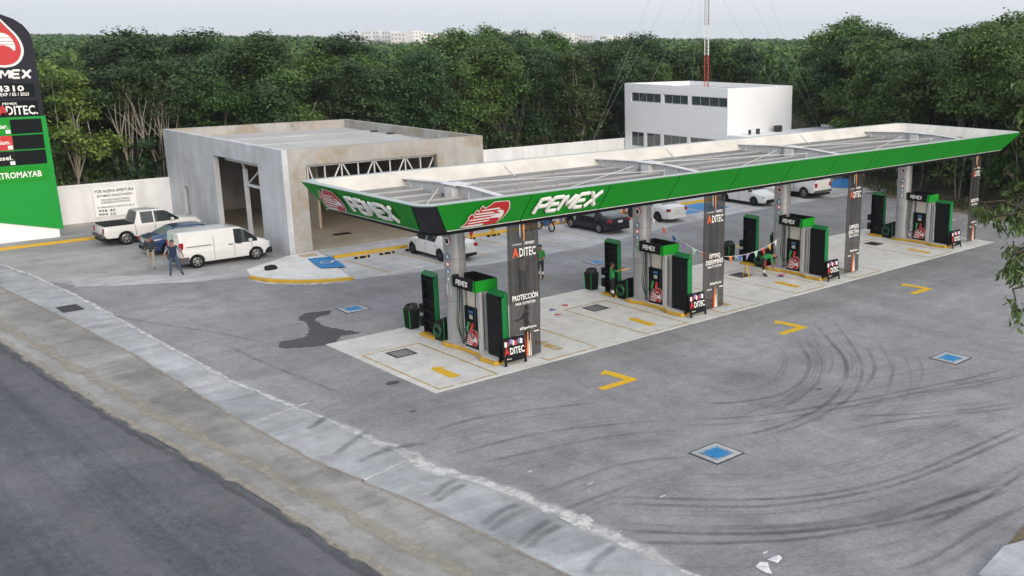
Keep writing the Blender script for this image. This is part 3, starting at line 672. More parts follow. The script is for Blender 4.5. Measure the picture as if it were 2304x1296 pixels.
box('air_conditioner', 'dark_metal', of, 5.2, 5.9, -.9, -.5, 3.723, 4.25, .03); box('roof_vent', 'dark_metal', of, 2.6, 2.9, -1.0, -.8, 3.723, 4.15, .02); box('roof_vent', 'dark_metal', of, 1.7, 1.9, -.9, -.75, 3.723, 4.1, .02)

# lattice mast on the office roof
ma = thing('lattice_mast', 'tall thin red and white lattice mast with guy wires on the office roof', 'mast', (65.4, 62.6, 7.05))
def mast_piece(z0, z1, mat):
    b = MB(); c = [(.22*math.cos(a), .22*math.sin(a)) for a in (R(20), R(140), R(260))]
    for (x, y) in c: b.tube([(x, y, z0), (x, y, z1)], .028, 5)
    z = z0; k = 0
    while z < z1-.1:
        for i in range(3):
            a, d = c[i], c[(i+1) % 3]
            b.tube([(a[0], a[1], z), (d[0], d[1], min(z+.3, z1))], .012, 4, cap=False)
        z += .3
    return b.build('mast_section', mat, ma)
for (z0, z1, m_) in ((0, 2.9, 'mast_red'), (2.9, 5.4, 'mast_white'), (5.4, 8.4, 'mast_grey'), (8.4, 11.4, 'mast_white'), (11.4, 14.4, 'mast_red'), (14.4, 17.4, 'mast_white'), (17.4, 20.4, 'mast_red')): mast_piece(z0, z1, m_)
for (az, zt, dd, dz) in ((R(135), 19, 10.2, -5), (R(135), 14, 10.2, -5), (R(140), 9.5, 8.5, -6), (R(-40), 19, 11.5, -6), (R(-40), 14, 11.5, -6), (R(-48), 9.5, 8.0, -3.3), (R(50), 19, 11, -7), (R(55), 14, 11, -7)):
    MB().tube([(0, 0, zt), (dd*math.cos(az), dd*math.sin(az), dz)], .007, 4).build('guy_wire', 'wire', ma)

# ------------------------------------------------------------------ lettering helpers
def em_xy(pts): return [((x-10)/610*1.67, (845-.127*x-y)/390*1.168) for x, y in pts]
def shrink(pts, d):
    n = len(pts); out = []
    for i in range(n):
        a, p, c = Vector(pts[i-1]), Vector(pts[i]), Vector(pts[(i+1) % n])
        d1 = (p-a).normalized(); d2 = (c-p).normalized(); n1 = Vector((-d1.y, d1.x)); n2 = Vector((-d2.y, d2.x)); q = n1+n2
        q = q/max(.35, q.dot(n1)) if q.length > .1 else n1
        out.append((p.x+q.x*d, p.y+q.y*d))
    return out
EM_OUT = em_xy([(10, 806), (60, 760), (85, 700), (82, 640), (110, 603), (142, 615), (142, 570), (165, 540), (196, 570), (196, 515), (216, 478), (266, 518), (320, 468), (356, 424), (560, 410), (592, 450), (622, 530), (610, 605), (570, 682), (512, 745), (350, 772), (150, 800)])[::-1]
def eagle(M, sx, sy, parent, d0=.004):
    S = Matrix.Diagonal((sx/1.67, sy/1.1, 1, 1)); K = M @ S
    e = flat('emblem', [EM_OUT], K, 'white_letter', parent, d0)
    flat('emblem_field', [shrink(EM_OUT, .030)], K, 'red', e, d0+.004)
    st_ = [em_xy(p) for p in ([(225, 548), (455, 512), (490, 530), (235, 566)], [(160, 600), (380, 572), (440, 590), (170, 618)], [(150, 640), (540, 590), (548, 612), (150, 660)], [(110, 690), (520, 632), (524, 655), (112, 710)], [(118, 735), (400, 690), (380, 712), (100, 755)], [(60, 785), (330, 745), (310, 766), (36, 800)])]
    flat('emblem_stripe', [p[::-1] for p in st_], K, 'white_letter', e, d0+.008)
    flat('emblem_head', [em_xy([(440, 562), (470, 545), (520, 545), (552, 570), (556, 630), (522, 690), (508, 655), (450, 648), (400, 672), (395, 640), (500, 610), (505, 590)])[::-1]], K, 'white_letter', e, d0+.012)
    flat('emblem_throat', [em_xy([(330, 772), (350, 730), (400, 690), (450, 672), (495, 680), (515, 712), (505, 745)])[::-1]], K, 'red', e, d0+.016)
    return e
LET = {'P': ([[(0, 0), (0, 1), (.62, 1), (.76, .88), (.76, .6), (.62, .46), (.08, .46)]], .98), 'E': ([[(.76, 1), (.1, 1), (0, .9), (0, .1), (.1, 0), (.76, 0)], [(.05, .5), (.68, .5)]], .98),
       'M': ([[(0, 0), (0, .98), (.12, .98), (.48, .34), (.84, .98), (.96, .98), (.96, 0)]], 1.2), 'X': ([[(.0, 1), (.12, .95), (.78, .05), (.9, 0)], [(.0, 0), (.12, .05), (.78, .95), (.9, 1)]], .95)}
def pemex(M, h, wd, parent, mat='white_letter', r=.145, shear=.20, relief=.05):
    x = 0; b = MB()
    for ch in 'PEMEX':
        st_, ad = LET[ch]
        for s_ in st_: b.tube([(x+p[0]+p[1]*shear, p[1], 0) for p in s_], r, 8)
        x += ad
    xs = [v[0] for v in b.v]; lo, hi = min(xs), max(xs); k = wd/(hi-lo)
    b.v = [tuple(M @ Vector(((v[0]-lo)*k-wd/2, v[1]*h, v[2]/r*relief+relief*.7))) for v in b.v]
    return b.build('pemex_lettering', mat, parent, smooth=50)

# ------------------------------------------------------------------ canopy
ca = thing('station_canopy', 'long flat fuel station canopy with slanted green fascia and open steel roof', 'canopy')
CX0, CX1, CY0, CY1, ZT, ZB, IN = 16.65, 55.8, 28.2, 36.6, 6.28, 5.24, .76
def rrect(d, r=.55, n=5):
    x0, x1, y0, y1 = CX0+d, CX1-d, CY0+d, CY1-d; out = []
    for (cx_, cy_, a0) in ((x0+r, y0+r, 180), (x1-r, y0+r, 270), (x1-r, y1-r, 0), (x0+r, y1-r, 90)):
        for k in range(n+1): a = R(a0+90*k/n); out.append((cx_+r*math.cos(a), cy_+r*math.sin(a)))
    return out
def ring(name, sec, mat, smooth=40):
    b = MB(); L = [[(x, y, z) for x, y in rrect(d)] for d, z in sec]; n = len(L[0])
    for l in L: b.v += l
    for i in range(len(L)-1):
        for k in range(n): b.f.append((i*n+k, i*n+(k+1) % n, (i+1)*n+(k+1) % n, (i+1)*n+k)); b.m.append(0)
    return b.build(name, mat, ca, smooth=smooth)
ring('fascia_backing', [(.05, 6.262), (.05+IN, ZB)], 'navy_black'); ring('bottom_trim', [(IN+.05, ZB-.002), (IN+.12, 5.10), (IN+.5, 5.05), (IN+.5, 5.09)], 'black_panel')
ring('rim', [(.03, 6.25), (.0, 6.29), (.04, 6.31), (.27, 6.30)], 'green_rim'); ring('parapet', [(.272, 6.30), (.30, 6.285), (.90, 5.53)], 'canopy_white')
box('soffit', 'white_wall_b', ca, CX0+1.25, CX1-1.25, CY0+1.25, CY1-1.25, 5.10, 5.12)
def fpanel(side, s0, s1, b0=None, b1=None):
    b0 = s0 if b0 is None else b0; b1 = s1 if b1 is None else b1; b = MB()
    def P(s_, t_, d):
        i_ = IN*t_ - d*.787; z = ZT-.02-(ZT-.02-ZB)*t_ - d*.616*0
        return {'front': (s_, CY0+i_+.03, z), 'back': (s_, CY1-i_-.03, z), 'left': (CX0+i_+.03, s_, z), 'right': (CX1-i_-.03, s_, z)}[side]
    def Q(t_): return (s0+(b0-s0)*t_, s1+(b1-s1)*t_)
    vs = []
    for d in (0, .03):
        for t_ in (0, .97):
            a, c = Q(t_); vs += [P(a, t_, d), P(c, t_, d)]
    b.add(vs, [(0, 1, 3, 2), (6, 7, 5, 4), (4, 5, 1, 0), (2, 3, 7, 6), (0, 2, 6, 4), (5, 7, 3, 1)]); o = b.build('fascia_panel', 'green', ca)
    bm = bmesh.new(); bm.from_mesh(o.data); bmesh.ops.recalc_face_normals(bm, faces=bm.faces); bm.to_mesh(o.data); bm.free()
    b = MB(); a, c = Q(.972); a2, c2 = Q(1.0)
    b.add([P(a, .972, .034), P(c, .972, .034), P(c2, 1.0, .034), P(a2, 1.0, .034)], [(0, 1, 2, 3)]); b.build('edge_line', 'white_letter', o)
    return o
FJ = [17.23, 20.94, 24.5, 28.05, 31.6, 35.08, 38.3, 41.4, 44.93, 48.4, 52.03, 55.62]
for i, (a, c) in enumerate(zip(FJ[:-1], FJ[1:])): fpanel('front', a+(.02 if i else 0), c-.02, b0=a+.78 if i == 0 else None, b1=c-.80 if i == 10 else None)
for i, (a, c) in enumerate(zip(FJ[:-1], FJ[1:])): fpanel('back', a+.02, c-.02)
LJ = [28.85, 29.81, 32.86, 36.45]
for i, (a, c) in enumerate(zip(LJ[:-1], LJ[1:])):
    for sd in ('left', 'right'): fpanel(sd, a+(.02 if i else 0), c-.02, b0=a+.85 if i == 0 else None, b1=c-.30 if i == 2 else None)
upv = Vector((0, -IN, ZT-.02-ZB)).normalized(); Mf = frame((0, CY0+IN-.0, ZB), (1, 0, 0), upv)
eagle(Mf @ Matrix.Translation((18.38, .05, .05)), 1.78, 1.14, ca)
pemex(Mf @ Matrix.Translation((22.68, .40, .045)), .64, 2.95, ca)
upl = Vector((-IN, 0, ZT-.02-ZB)).normalized(); Ml = frame((CX0+IN, 0, ZB), (0, -1, 0), upl)
eagle(Ml @ Matrix.Translation((-35.95, .05, .05)), 2.0, 1.14, ca)
pemex(Ml @ Matrix.Translation((-31.85, .40, .045)), .64, 3.2, ca)
# roof deck: long pressed sheets between the cross beams
BX = [20.7, 30.5, 40.2, 51.5]
bays = list(zip([CX0+.80]+[x+.22 for x in BX], [x-.22 for x in BX]+[CX1-.80]))
SHN = 5; sw = (CY1-CY0-1.60)/SHN
prof = [(0, .40), (.07, .40)]+[(sw*q, .40*abs(2*q-1)**2.4) for q in (.08, .16, .26, .38, .5, .62, .74, .84, .92)]+[(sw-.07, .40), (sw-.004, .40)]
for (x0, x1) in bays:
    b = MB(); n = len(prof)
    cutx = [0, .25, .7, 1.4]; L_ = x1-x0
    xs = cutx+[L_-c for c in cutx[::-1]]; lift = [.15, .07, .015, 0, 0, .015, .07, .15]
    for xx, lf in zip(xs, lift):
        b.v += [(xx, py, 5.40+max(pz, lf*2.4)) for py, pz in prof]
    for i in range(len(xs)-1):
        for k in range(n-1): b.f.append((i*n+k, (i+1)*n+k, (i+1)*n+k+1, i*n+k+1)); b.m.append(0)
    me = b.mesh('roof_sheet', 'deck_sheet')
    for k in range(SHN):
        o = link('roof_sheet', me, ca, loc=(x0, CY0+.80+k*sw, 0))
        if k: box('seam_cap', 'deck_cap', ca, x0+.02, x1-.02, CY0+.80+k*sw-.04, CY0+.80+k*sw+.04, 5.803, 5.86)
        box('purlin', 'deck_cap', ca, x0+.25, x1-.25, CY0+.80+(k+.5)*sw-.03, CY0+.80+(k+.5)*sw+.03, 5.70, 5.76)
    me.polygons.foreach_set('use_smooth', [True]*len(me.polygons)); me.set_sharp_from_angle(angle=R(25))
    bl = MB()
    for k in range(1, SHN):
        for q in range(1, int(L_/1.9)): bl.box(x0+q*1.9, x0+q*1.9+.05, CY0+.79+k*sw, CY0+.83+k*sw, 5.862, 5.88)
    struct(bl.build('roof_bolts', 'trim_grey', ca), 'stuff')
def beam(x):
    y0, y1 = CY0+.50, CY1-.50; m_ = (y0+y1)/2
    top = [(y0, 5.98), (m_-1.0, 6.16), (m_+1.0, 6.16), (y1, 6.02)]
    b = MB()
    for (ya, za), (yb, zb) in zip(top[:-1], top[1:]):
        yc, yd = max(ya, CY0+.86), min(yb, CY1-.86)
        b.add([(x-.012, yc, 5.55), (x-.012, yd, 5.55), (x-.012, yb, zb), (x-.012, ya, za), (x+.012, yc, 5.55), (x+.012, yd, 5.55), (x+.012, yb, zb), (x+.012, ya, za)], [(3, 2, 1, 0), (4, 5, 6, 7), (0, 4, 7, 3), (1, 2, 6, 5), (2, 3, 7, 6), (0, 1, 5, 4)])
    o = b.build('cross_beam', 'steel_white', ca)
    b = MB()
    for (ya, za), (yb, zb) in zip(top[:-1], top[1:]):
        b.add([(x+dx, yy, zz+dz) for dz in (.002, .027) for (yy, zz) in ((ya, za), (yb, zb)) for dx in (-.15, .15)], [(0, 1, 3, 2), (4, 6, 7, 5), (0, 4, 5, 1), (2, 3, 7, 6), (0, 2, 6, 4), (1, 5, 7, 3)])
    b.build('flange', 'steel_white', o)
    for k in range(9):
        yy = y0+.5+k*(y1-y0-1.0)/8
        zt = np.interp(yy, [p[0] for p in top], [p[1] for p in top])-.004
        MB().add([(x-.013, yy-.01, 5.56), (x-.14, yy-.01, 5.60), (x-.06, yy-.01, zt), (x-.013, yy-.01, zt), (x-.013, yy+.01, 5.56), (x-.14, yy+.01, 5.60), (x-.06, yy+.01, zt), (x-.013, yy+.01, zt)], [(0, 1, 2, 3), (7, 6, 5, 4), (0, 4, 5, 1), (1, 5, 6, 2), (2, 6, 7, 3)]).build('stiffener', 'steel_white', o)
    hd = MB().box(x-.30, x+.30, m_-.04, m_+.24, 5.52, 6.155).box(x-.36, x-.32, m_-.14, m_+.34, 5.54, 6.12).box(x+.32, x+.36, m_-.14, m_+.34, 5.54, 6.12).box(x-.38, x+.38, m_-.34, m_+.54, 6.19, 6.215)
    hd.build('column_head', 'steel_white', o)
for x in BX: beam(x)
for i, (xa, xb) in enumerate(zip(BX[:-1], BX[1:])):
    for (y0, y1) in ((29.0, 33.2), (35.2, 31.2)): MB().tube([(xa+.4, y0, 5.84), (xb-.4, y1, 6.0)], .018, 5).build('brace_rod', 'steel_white', ca)
MB().tube([(CX0+.5, 29.3, 5.80), (20.4, 33.2, 6.0)], .018, 5).build('brace_rod', 'steel_white', ca)
for x in (25.4, 34.95, 45.4):
    MB().tube([(x, 36.28, 6.26), (x-.16, 35.95, 5.76)], .028, 6).tube([(x, 36.28, 6.26), (x+.22, 35.7, 5.74)], .024, 6).build('parapet_brace', 'steel_white', ca)

# ------------------------------------------------------------------ pylon price sign
py = thing('pylon_sign', 'tall black and green fuel price sign with red drop emblem', 'sign', (14.45, 66.4, 0))
X_ = lambda x: x-14.45
My = frame((0, 0, 0), (1, 0, 0))      # local x right, y up, z toward -Y
up_out = [(X_(12.86), 7.0), (X_(16.02), 7.0), (X_(15.96), 11.0), (X_(15.86), 11.5), (X_(15.6), 11.9), (X_(15.2), 12.2), (X_(14.6), 12.45), (X_(13.8), 12.62), (X_(12.8), 12.7)]
MB().prism(up_out, -.5, 0, 0, My).build('upper_panel', 'navy_black', py)
MB().prism([(X_(12.82), 1.38), (X_(16.17), .56), (X_(16.06), 6.99), (X_(12.84), 6.99)], -.53, .02, 0, My).build('lower_panel', 'green_sign', py)
box('plinth', 'white_wall_b', py, X_(12.7), X_(15.96), .06, .44, .13, 1.35); box('footing', 'black_panel', py, X_(12.7), X_(16.0), .04, .46, .0, .129)
drop = [(0, 12.40)] + [(x, z) for x, z in catmull([(.10, 12.25), (.45, 11.8), (.80, 11.35), (1.0, 10.85), (1.0, 10.4), (.8, 9.98), (.45, 9.72), (0, 9.64)], 4)]
drop += [(-x, z) for x, z in drop[::-1][1:-1]]; drop = drop[::-1]
e = flat('drop_emblem', [drop], My, 'white_letter', py, .005, .03)
flat('drop_field', [[(x*.88, 10.9+(z-10.9)*.91) for x, z in drop]], My, 'red', e, .037)
eg = catmull([(-.55, 11.0), (-.2, 11.42), (.2, 11.44), (.5, 11.22), (.64, 10.85), (.62, 10.55)], 4) + [(.55, 10.52), (.40, 10.72), (.1, 10.82), (-.3, 10.78), (-.6, 10.6)]
flat('drop_eagle', [eg[::-1]], My, 'white_letter', e, .042)
for z in (11.22, 11.02, 10.86): flat('drop_line', [[(-.55, z-.02), (.62, z-.03), (.62, z), (-.55, z+.01)]], My, 'red', e, .046)
pemex(My @ Matrix.Translation((0, 9.08, .0)), .40, 2.5, py, shear=.12, relief=.03)
box('info_panel', 'screen_black', py, X_(13.1), X_(15.72), -.02, -.001, 8.05, 8.78); box('info_panel', 'screen_black', py, X_(13.1), X_(15.8), -.02, -.001, 7.03, 7.86)
text('lettering', '14310', .30, My @ Matrix.Translation((X_(15.22), 8.38, .022)), 'white_letter', py, 1.5, .03, align='RIGHT')
text('lettering', 'PL / EXP / ES / 2023', .17, My @ Matrix.Translation((X_(15.42), 8.13, .022)), 'white_letter', py, 1.75, .02, align='RIGHT')
text('lettering', 'A', .52, My @ Matrix.Translation((X_(14.08), 7.12, .022)), 'red', py, .55, .03)
text('lettering', 'DITEC.', .48, My @ Matrix.Translation((X_(15.72), 7.12, .022)), 'white_letter', py, 1.5, .02, align='RIGHT')
text('lettering', 'PEMEX', .12, My @ Matrix.Translation((X_(14.45), 7.66, .022)), 'white_letter', py, .7, .02)
for k, (zb, lab, s_) in enumerate(((6.08, 'green', 'Regular.'), (5.22, 'red', 'Premium.'), (4.37, 'black_panel', 'Diesel.'))):
    sc_ = box('price_screen', 'screen_black', py, X_(14.32), X_(15.82), -.045, -.021, zb, zb+.78)
    lb = box('fuel_label', lab, py, X_(12.95), X_(14.31), -.043, -.021, zb, zb+.78)
    text('lettering', s_, .24, My @ Matrix.Translation((X_(14.2), zb+.32, .044)), 'white_letter', lb, 1.05, .02, align='RIGHT')
    flat('sticker', [[(X_(14.05), zb+.04), (X_(14.28), zb+.04), (X_(14.28), zb+.24), (X_(14.05), zb+.24)]], My, 'white_plastic', lb, .045)
box('name_plate', 'green', py, X_(12.95), X_(15.84), -.035, -.021, 3.42, 4.28)
text('lettering', 'PETROMAYAB', .33, My @ Matrix.Translation((X_(15.47), 3.68, .037)), 'white_letter', py, 2.35, .02, align='RIGHT')

# ================================================================== PUMP ISLANDS
NTH = ['first', 'second', 'third', 'fourth']
COLX = [20.62, 30.15, 39.75, 50.8]
def cyl_patch(b, r, a, z, pts, m=0):
    b.add([(r*math.cos(a+p[0]/r), r*math.sin(a+p[0]/r), z+p[1]) for p in pts], [tuple(range(len(pts)))[::-1] if False else tuple(range(len(pts)))], m)
def circ(r, n=16): return [(r*math.cos(t), r*math.sin(t)) for t in np.linspace(0, 2*math.pi, n, endpoint=False)]
def column():
    t = thing('canopy_column', '', 'column')
    MB().lathe([(.405, .10), (.405, 5.24)], 28).build('shaft', 'column_steel', t, smooth=30)
    MB().lathe([(.435, .10), (.435, .16), (.407, .19)], 24).build('base_ring', 'column_steel', t, smooth=30)
    for z in (1.75, 3.35): MB().lathe([(.4065, z), (.4065, z+.012)], 28).build('seam', 'trim_grey', t, smooth=30)
    A = R(196)
    b = MB(); cyl_patch(b, .4085, A, 4.05, circ(.19)); o = b.build('sticker', 'red', t); b = MB(); cyl_patch(b, .4115, A, 4.05, circ(.145)); b.build('sticker_field', 'white_letter', o)
    b = MB(); cyl_patch(b, .4145, A, 4.05, [(-.07, -.08), (-.03, -.08), (-.03, .08), (-.07, .08)]); cyl_patch(b, .4145, A, 4.05, [(.0, -.08), (.08, -.08), (.08, .08), (.0, .08)]); b.build('sticker_digits', 'black_panel', o)
    b = MB(); cyl_patch(b, .4085, A, 3.70, [(-.14, -.10), (.14, -.10), (.14, .10), (-.14, .10)]); b.build('sticker', 'white_plastic', t)
    for (z, m1, m2, rr_, sq) in ((3.46, 'sticker_blue', 'white_letter', .12, 0), (3.18, 'red', 'white_letter', .105, 0), (2.91, 'sticker_blue', 'white_letter', .11, 0), (2.62, 'sticker_blue', 'white_letter', .13, 1)):
        b = MB(); cyl_patch(b, .4085, A, z, circ(rr_) if not sq else [(-.12, -.14), (.12, -.14), (.12, .14), (-.12, .14)]); o = b.build('sticker', m1, t)
        b = MB(); cyl_patch(b, .4115, A, z, circ(rr_*.66) if m1 == 'red' else [(-.035, -.06), (.04, -.06), (.035, .06), (-.02, .05)]); b.build('sticker_mark', m2, o)
    b = MB(); cyl_patch(b, .4085, A, 2.2, [(-.09, -.2), (.10, -.2), (.10, .2), (-.09, .2)]); b.build('sticker', 'white_plastic', t)
    b = MB(); cyl_patch(b, .4085, A, 1.9, [(-.1, -.05), (.12, -.05), (.12, .05), (-.1, .05)]); b.build('sticker', 'red', t)
    b = MB(); cyl_patch(b, .4085, R(215), 4.35, [(-.09, .12), (0, -.16), (.09, .12)]); b.build('flag_scrap', 'sticker_purple', t)
    return t
def island():
    t = thing('pump_island', '', 'island')
    P = [(.62, -2.05), (.65, -1.2), (.42, -.75), (.40, .55), (.56, 1.25), (.52, 1.60)]
    out = P+[(-x, y) for x, y in P[::-1]]; out = [(x*.97 if abs(y) > 1.5 else x, y) for x, y in out]
    me = MB().prism(out, 0, .14).mesh('kerb', 'kerb_yellow'); link('kerb', me, t, bevel=.03)
    MB().prism([(x*.84, y*.95-.01) for x, y in out], .1405, .152).build('top', 'concrete_slab', t)
    MB().prism([(-.42, 2.35), (.42, 2.35), (.42, 3.35), (-.42, 3.35)], 0, .10).build('rear_kerb', 'kerb_yellow', t, bevel=.02)
    return t
def dispenser():
    t = thing('fuel_dispenser', '', 'fuel dispenser')
    box('cabinet', 'black_panel', t, -.26, .26, -.42, .44, .15, 1.72, .015); box('head_unit', 'disp_beige', t, -.20, .20, -.36, .30, 1.73, 2.40, .01)
    b = MB().box(-.27, .27, -.64, -.43, .15, 2.42)
    pl = b.build('end_pillar', 'disp_silver', t, bevel=.03)
    for x in (-.14, .12): box('rib', 'trim_grey', pl, x-.02, x+.02, -.655, -.642, .2, 2.40)
    b = MB().box(-.22, .22, .45, .56, .15, 2.42); b.build('end_pillar', 'disp_silver', t, bevel=.02)
    h = thing_part('header', t)
    for (nm, m_, a) in (('header_side', 'black_panel', (-.48, -.44, -.66, .78)), ('header_side', 'black_panel', (.44, .48, -.66, .78)), ('header_end', 'green', (-.483, .483, -.70, -.685)), ('header_end', 'green', (-.483, .483, .805, .82)), ('header_lining', 'black_panel', (-.438, .438, -.684, -.661)), ('header_lining', 'black_panel', (-.438, .438, .781, .804))):
        box(nm, m_, h, a[0], a[1], a[2], a[3], 2.42, 2.86 if nm != 'header_end' else 2.845, .004)
    box('header_tray', 'disp_beige', h, -.438, .438, -.659, .779, 2.43, 2.47)
    for y in (-.3, .3): box('header_rib', 'trim_grey', h, -.437, .437, y-.02, y+.02, 2.48, 2.56)
    flat('header_slash', [[(.50, .0), (.66, .0), (.66, .43), (.58, .43)]], frame((-.481, 0, 2.425), (0, -1, 0)), 'green', h, .004)
    flat('header_slash', [[(.50, .0), (.66, .0), (.66, .43), (.58, .43)]], frame((.481, 0, 2.425), (0, -1, 0)) @ Matrix.Rotation(math.pi, 4, 'Y'), 'green', h, .004)
    pemex(frame((-.48, .18, 2.555), (0, -1, 0)), .17, .78, h, shear=.15, relief=.012)
    for sx in (-1, 1):
        Mx = frame((sx*.262, 0, 0), (0, sx, 0))
        fp = flat('face_panel', [[(-.40, .95), (.40, .95), (.40, 1.68), (-.40, 1.68)]], Mx, 'screen_black', t, .004)
        flat('display', [[(-.13, 1.50), (.15, 1.50), (.15, 1.60), (-.13, 1.60)]], Mx, 'sticker_blue', fp, .010)
        flat('display', [[(-.10, 1.28), (.12, 1.28), (.12, 1.44), (-.10, 1.44)]], Mx, 'alu', fp, .010)
        eagle(Mx @ Matrix.Translation((-.42, .20, .0)), .84, .68, t, .006)
        for (y, m_) in ((.14, 'nozzle_green'), (-.10, 'red')):
            nz = MB().tube([(sx*.30, y, 1.02), (sx*.36, y, .92), (sx*.34, y-.02, .78)], [.035, .045, .03], 8).box(sx*.29-.03, sx*.29+.03, y-.05, y+.05, .98, 1.14).build('nozzle', m_, t, smooth=40)
        for (y0, y1, m_, lo) in ((.62, .34, 'hose_green' if sx < 0 else 'hose_black', .55), (.50, .16, 'hose_black', .30), (-.52, -.12, 'hose_black', .62)):
            MB().tube(catmull([(sx*.36, y0, 2.44), (sx*.40, y0+.02, 1.7), (sx*.44, y0+.06, 1.0), (sx*.42, (y0+y1)/2, lo), (sx*.36, y1+.03, .72), (sx*.34, y1, .86)], 6), .020, 6).build('hose', m_, t, smooth=60)
    return t
def thing_part(name, parent):
    o = bpy.data.objects.new(name, None); COL.objects.link(o); o.parent = parent; return o
def shelf_cabinet(rear):
    t = thing('display_cabinet', '', 'display cabinet'); y0, y1 = -.46, .46; x0, x1, h = (-.10, .10, 2.33) if rear else (-.13, .13, 2.28)
    if rear:
        box('back_panel', 'black_panel', t, x0+.012, x1-.012, y1-.03, y1-.001, 0, h-.002)
        box('inner_panel', 'black_panel', t, x1-.03, x1-.012, y0+.03, y1-.031, 0, h-.002)
        for k in range(6): box('shelf', 'trim_black', t, x0+.02, x1-.031, y0+.031, y1-.031, .05+k*.42, .08+k*.42)
        for k in (0, 1): box('side_holder', 'bin_black', t, -.16, .16, y1+.002, y1+.20, .22+k*.55, .62+k*.5, .03)
    else:
        MB().prism([(y0+.03, 0), (y1, 0), (y1, h-.004), (y0+.20, h-.004), (y0+.03, h-.18)], 0, .03, 0, frame((x0, 0, 0), (0, -1, 0)) @ Matrix.Scale(-1, 4, (1, 0, 0))).build('front_panel', 'black_panel', t)
        box('back_panel', 'black_panel', t, x1-.03, x1-.002, y0+.03, y1-.002, 0, h-.002); box('rear_side', 'black_panel', t, x0+.031, x1-.031, y1-.03, y1-.003, 0, h-.003)
        for k in range(5): box('shelf', 'trim_black', t, x0+.032, x1-.032, y0+.031, y1-.031, .05+k*.46, .08+k*.46)
    MB().add([(x0, y0, 0), (x1, y0, 0), (x1, y0, h+.10), (x0, y0, h-.06), (x0, y0+.028, 0), (x1, y0+.028, 0), (x1, y0+.028, h+.12), (x0, y0+.028, h-.06)], [(0, 1, 2, 3), (7, 6, 5, 4), (0, 4, 5, 1), (1, 5, 6, 2), (2, 6, 7, 3), (3, 7, 4, 0)]).build('side_panel', 'green_shelf', t)
    MB().add([(x0, y0+.029, h+.0), (x1, y0+.029, h+.12), (x1, y1, h+.12), (x0, y1, h), (x0, y0+.029, h+.03), (x1, y0+.029, h+.15), (x1, y1, h+.15), (x0, y1, h+.03)], [(3, 2, 1, 0), (4, 5, 6, 7), (0, 1, 5, 4), (1, 2, 6, 5), (2, 3, 7, 6), (3, 0, 4, 7)]).build('top_panel', 'green_shelf', t)
    return t
def aboard():
    t = thing('pavement_board', '', 'sign board')
    for s_ in (-1, 1):
        M_ = frame((0, s_*.20, .04), (1 if s_ < 0 else -1, 0, 0), (0, -s_*.17, .97))
        pn = MB().prism([(-.48, .10), (.48, .10), (.48, .95), (-.48, .95)], -.02, 0, 0, M_).build('panel', 'black_panel', t)
        for x in (-.43, .43): MB().prism([(x-.05, -.03), (x+.05, -.03), (x+.05, .0995), (x-.05, .0995)], -.025, .005, 0, M_).build('leg', 'black_panel', t)
        for k in range(9):
            r_ = random.Random(k+3); cx_, cy_ = -.34+k*.085, .78+r_.uniform(-.06, .06); w_ = r_.uniform(.04, .08)
            flat('print', [[(cx_-w_, cy_-.08), (cx_+w_*.6, cy_-.10), (cx_+w_, cy_+.07), (cx_-w_*.4, cy_+.1)]], M_, ('white_letter', 'red', 'trim_grey', 'flag_purple')[k % 4], pn, .003+k*.0006)
        text('lettering', 'A', .27, M_ @ Matrix.Translation((-.33, .36, 0)), 'red', pn, .24, .03, depth=.010)
        text('lettering', 'DITEC', .24, M_ @ Matrix.Translation((.12, .36, 0)), 'white_letter', pn, .62, .02, depth=.010)
        text('lettering', 'Pemex', .055, M_ @ Matrix.Translation((-.26, .19, 0)), 'white_letter', pn, .2, .01, depth=.010)
    return t
def service_box():
    t = thing('service_box', '', 'equipment box')
    MB().prism([(-.38, 0), (.38, 0), (.38, .70), (-.38, 1.03)], -.28, .28, 0, frame((0, 0, 0), (0, 1, 0))).build('housing', 'black_panel', t, bevel=.02)
    box('lid_edge', 'green_shelf', t, -.29, -.282, -.36, -.30, .05, .95)
    for k in range(3): MB().tube([(-.30-.02*k, .1+.25*math.cos(a), .46+.2*math.sin(a)-.05*k) for a in np.linspace(0, 6.28, 18)], .018, 6).build('coiled_hose', 'hose_green', t)
    return t
def bin_():
    t = thing('waste_bin', '', 'waste bin')
    MB().add([(x*s_, y*s_, z) for z, s_ in ((0, .20), (.82, .235)) for x, y in ((-1, -1), (1, -1), (1, 1), (-1, 1))], [(3, 2, 1, 0), (0, 1, 5, 4), (1, 2, 6, 5), (2, 3, 7, 6), (3, 0, 4, 7), (4, 5, 6, 7)]).build('body', 'bin_black', t, bevel=.015)
    for sx, sy in ((-1, -1), (1, -1), (-1, 1)): MB().tube([(sx*.206, sy*.206, .03), (sx*.238, sy*.238, .80)], .018, 5).build('edge_strip', 'green', t)
    b = MB(); r_ = random.Random(2)
    prof_ = [(.25, .74), (.275, .82), (.27, .90), (.24, .97), (.19, .95), (.17, .85)]; b.lathe(prof_, 14)
    b.v = [(v[0]*(1+r_.uniform(-.08, .08)), v[1]*(1+r_.uniform(-.08, .08)), v[2]+r_.uniform(-.02, .03)) for v in b.v]; b.build('bag_rim', 'bag', t, smooth=50)
    return t
def place(first, xs, y, z, cat_label, group, dx=0.):
    for i, x in enumerate(xs):
        o = first if i == 0 else copy_tree(first)
        o.location = (x+dx, y, z); o['label'] = cat_label % NTH[i]; o['group'] = group
place(island(), ISL, 31.6, .017, 'yellow-kerbed concrete pump island, %s from the left', 'pump islands')
place(column(), COLX, 32.72, .06, 'grey steel canopy column with stickers on the %s pump island from the left', 'canopy columns')
place(dispenser(), ISL, 31.55, .017, 'fuel dispenser with green and black header on the %s island from the left', 'fuel dispensers', .06)
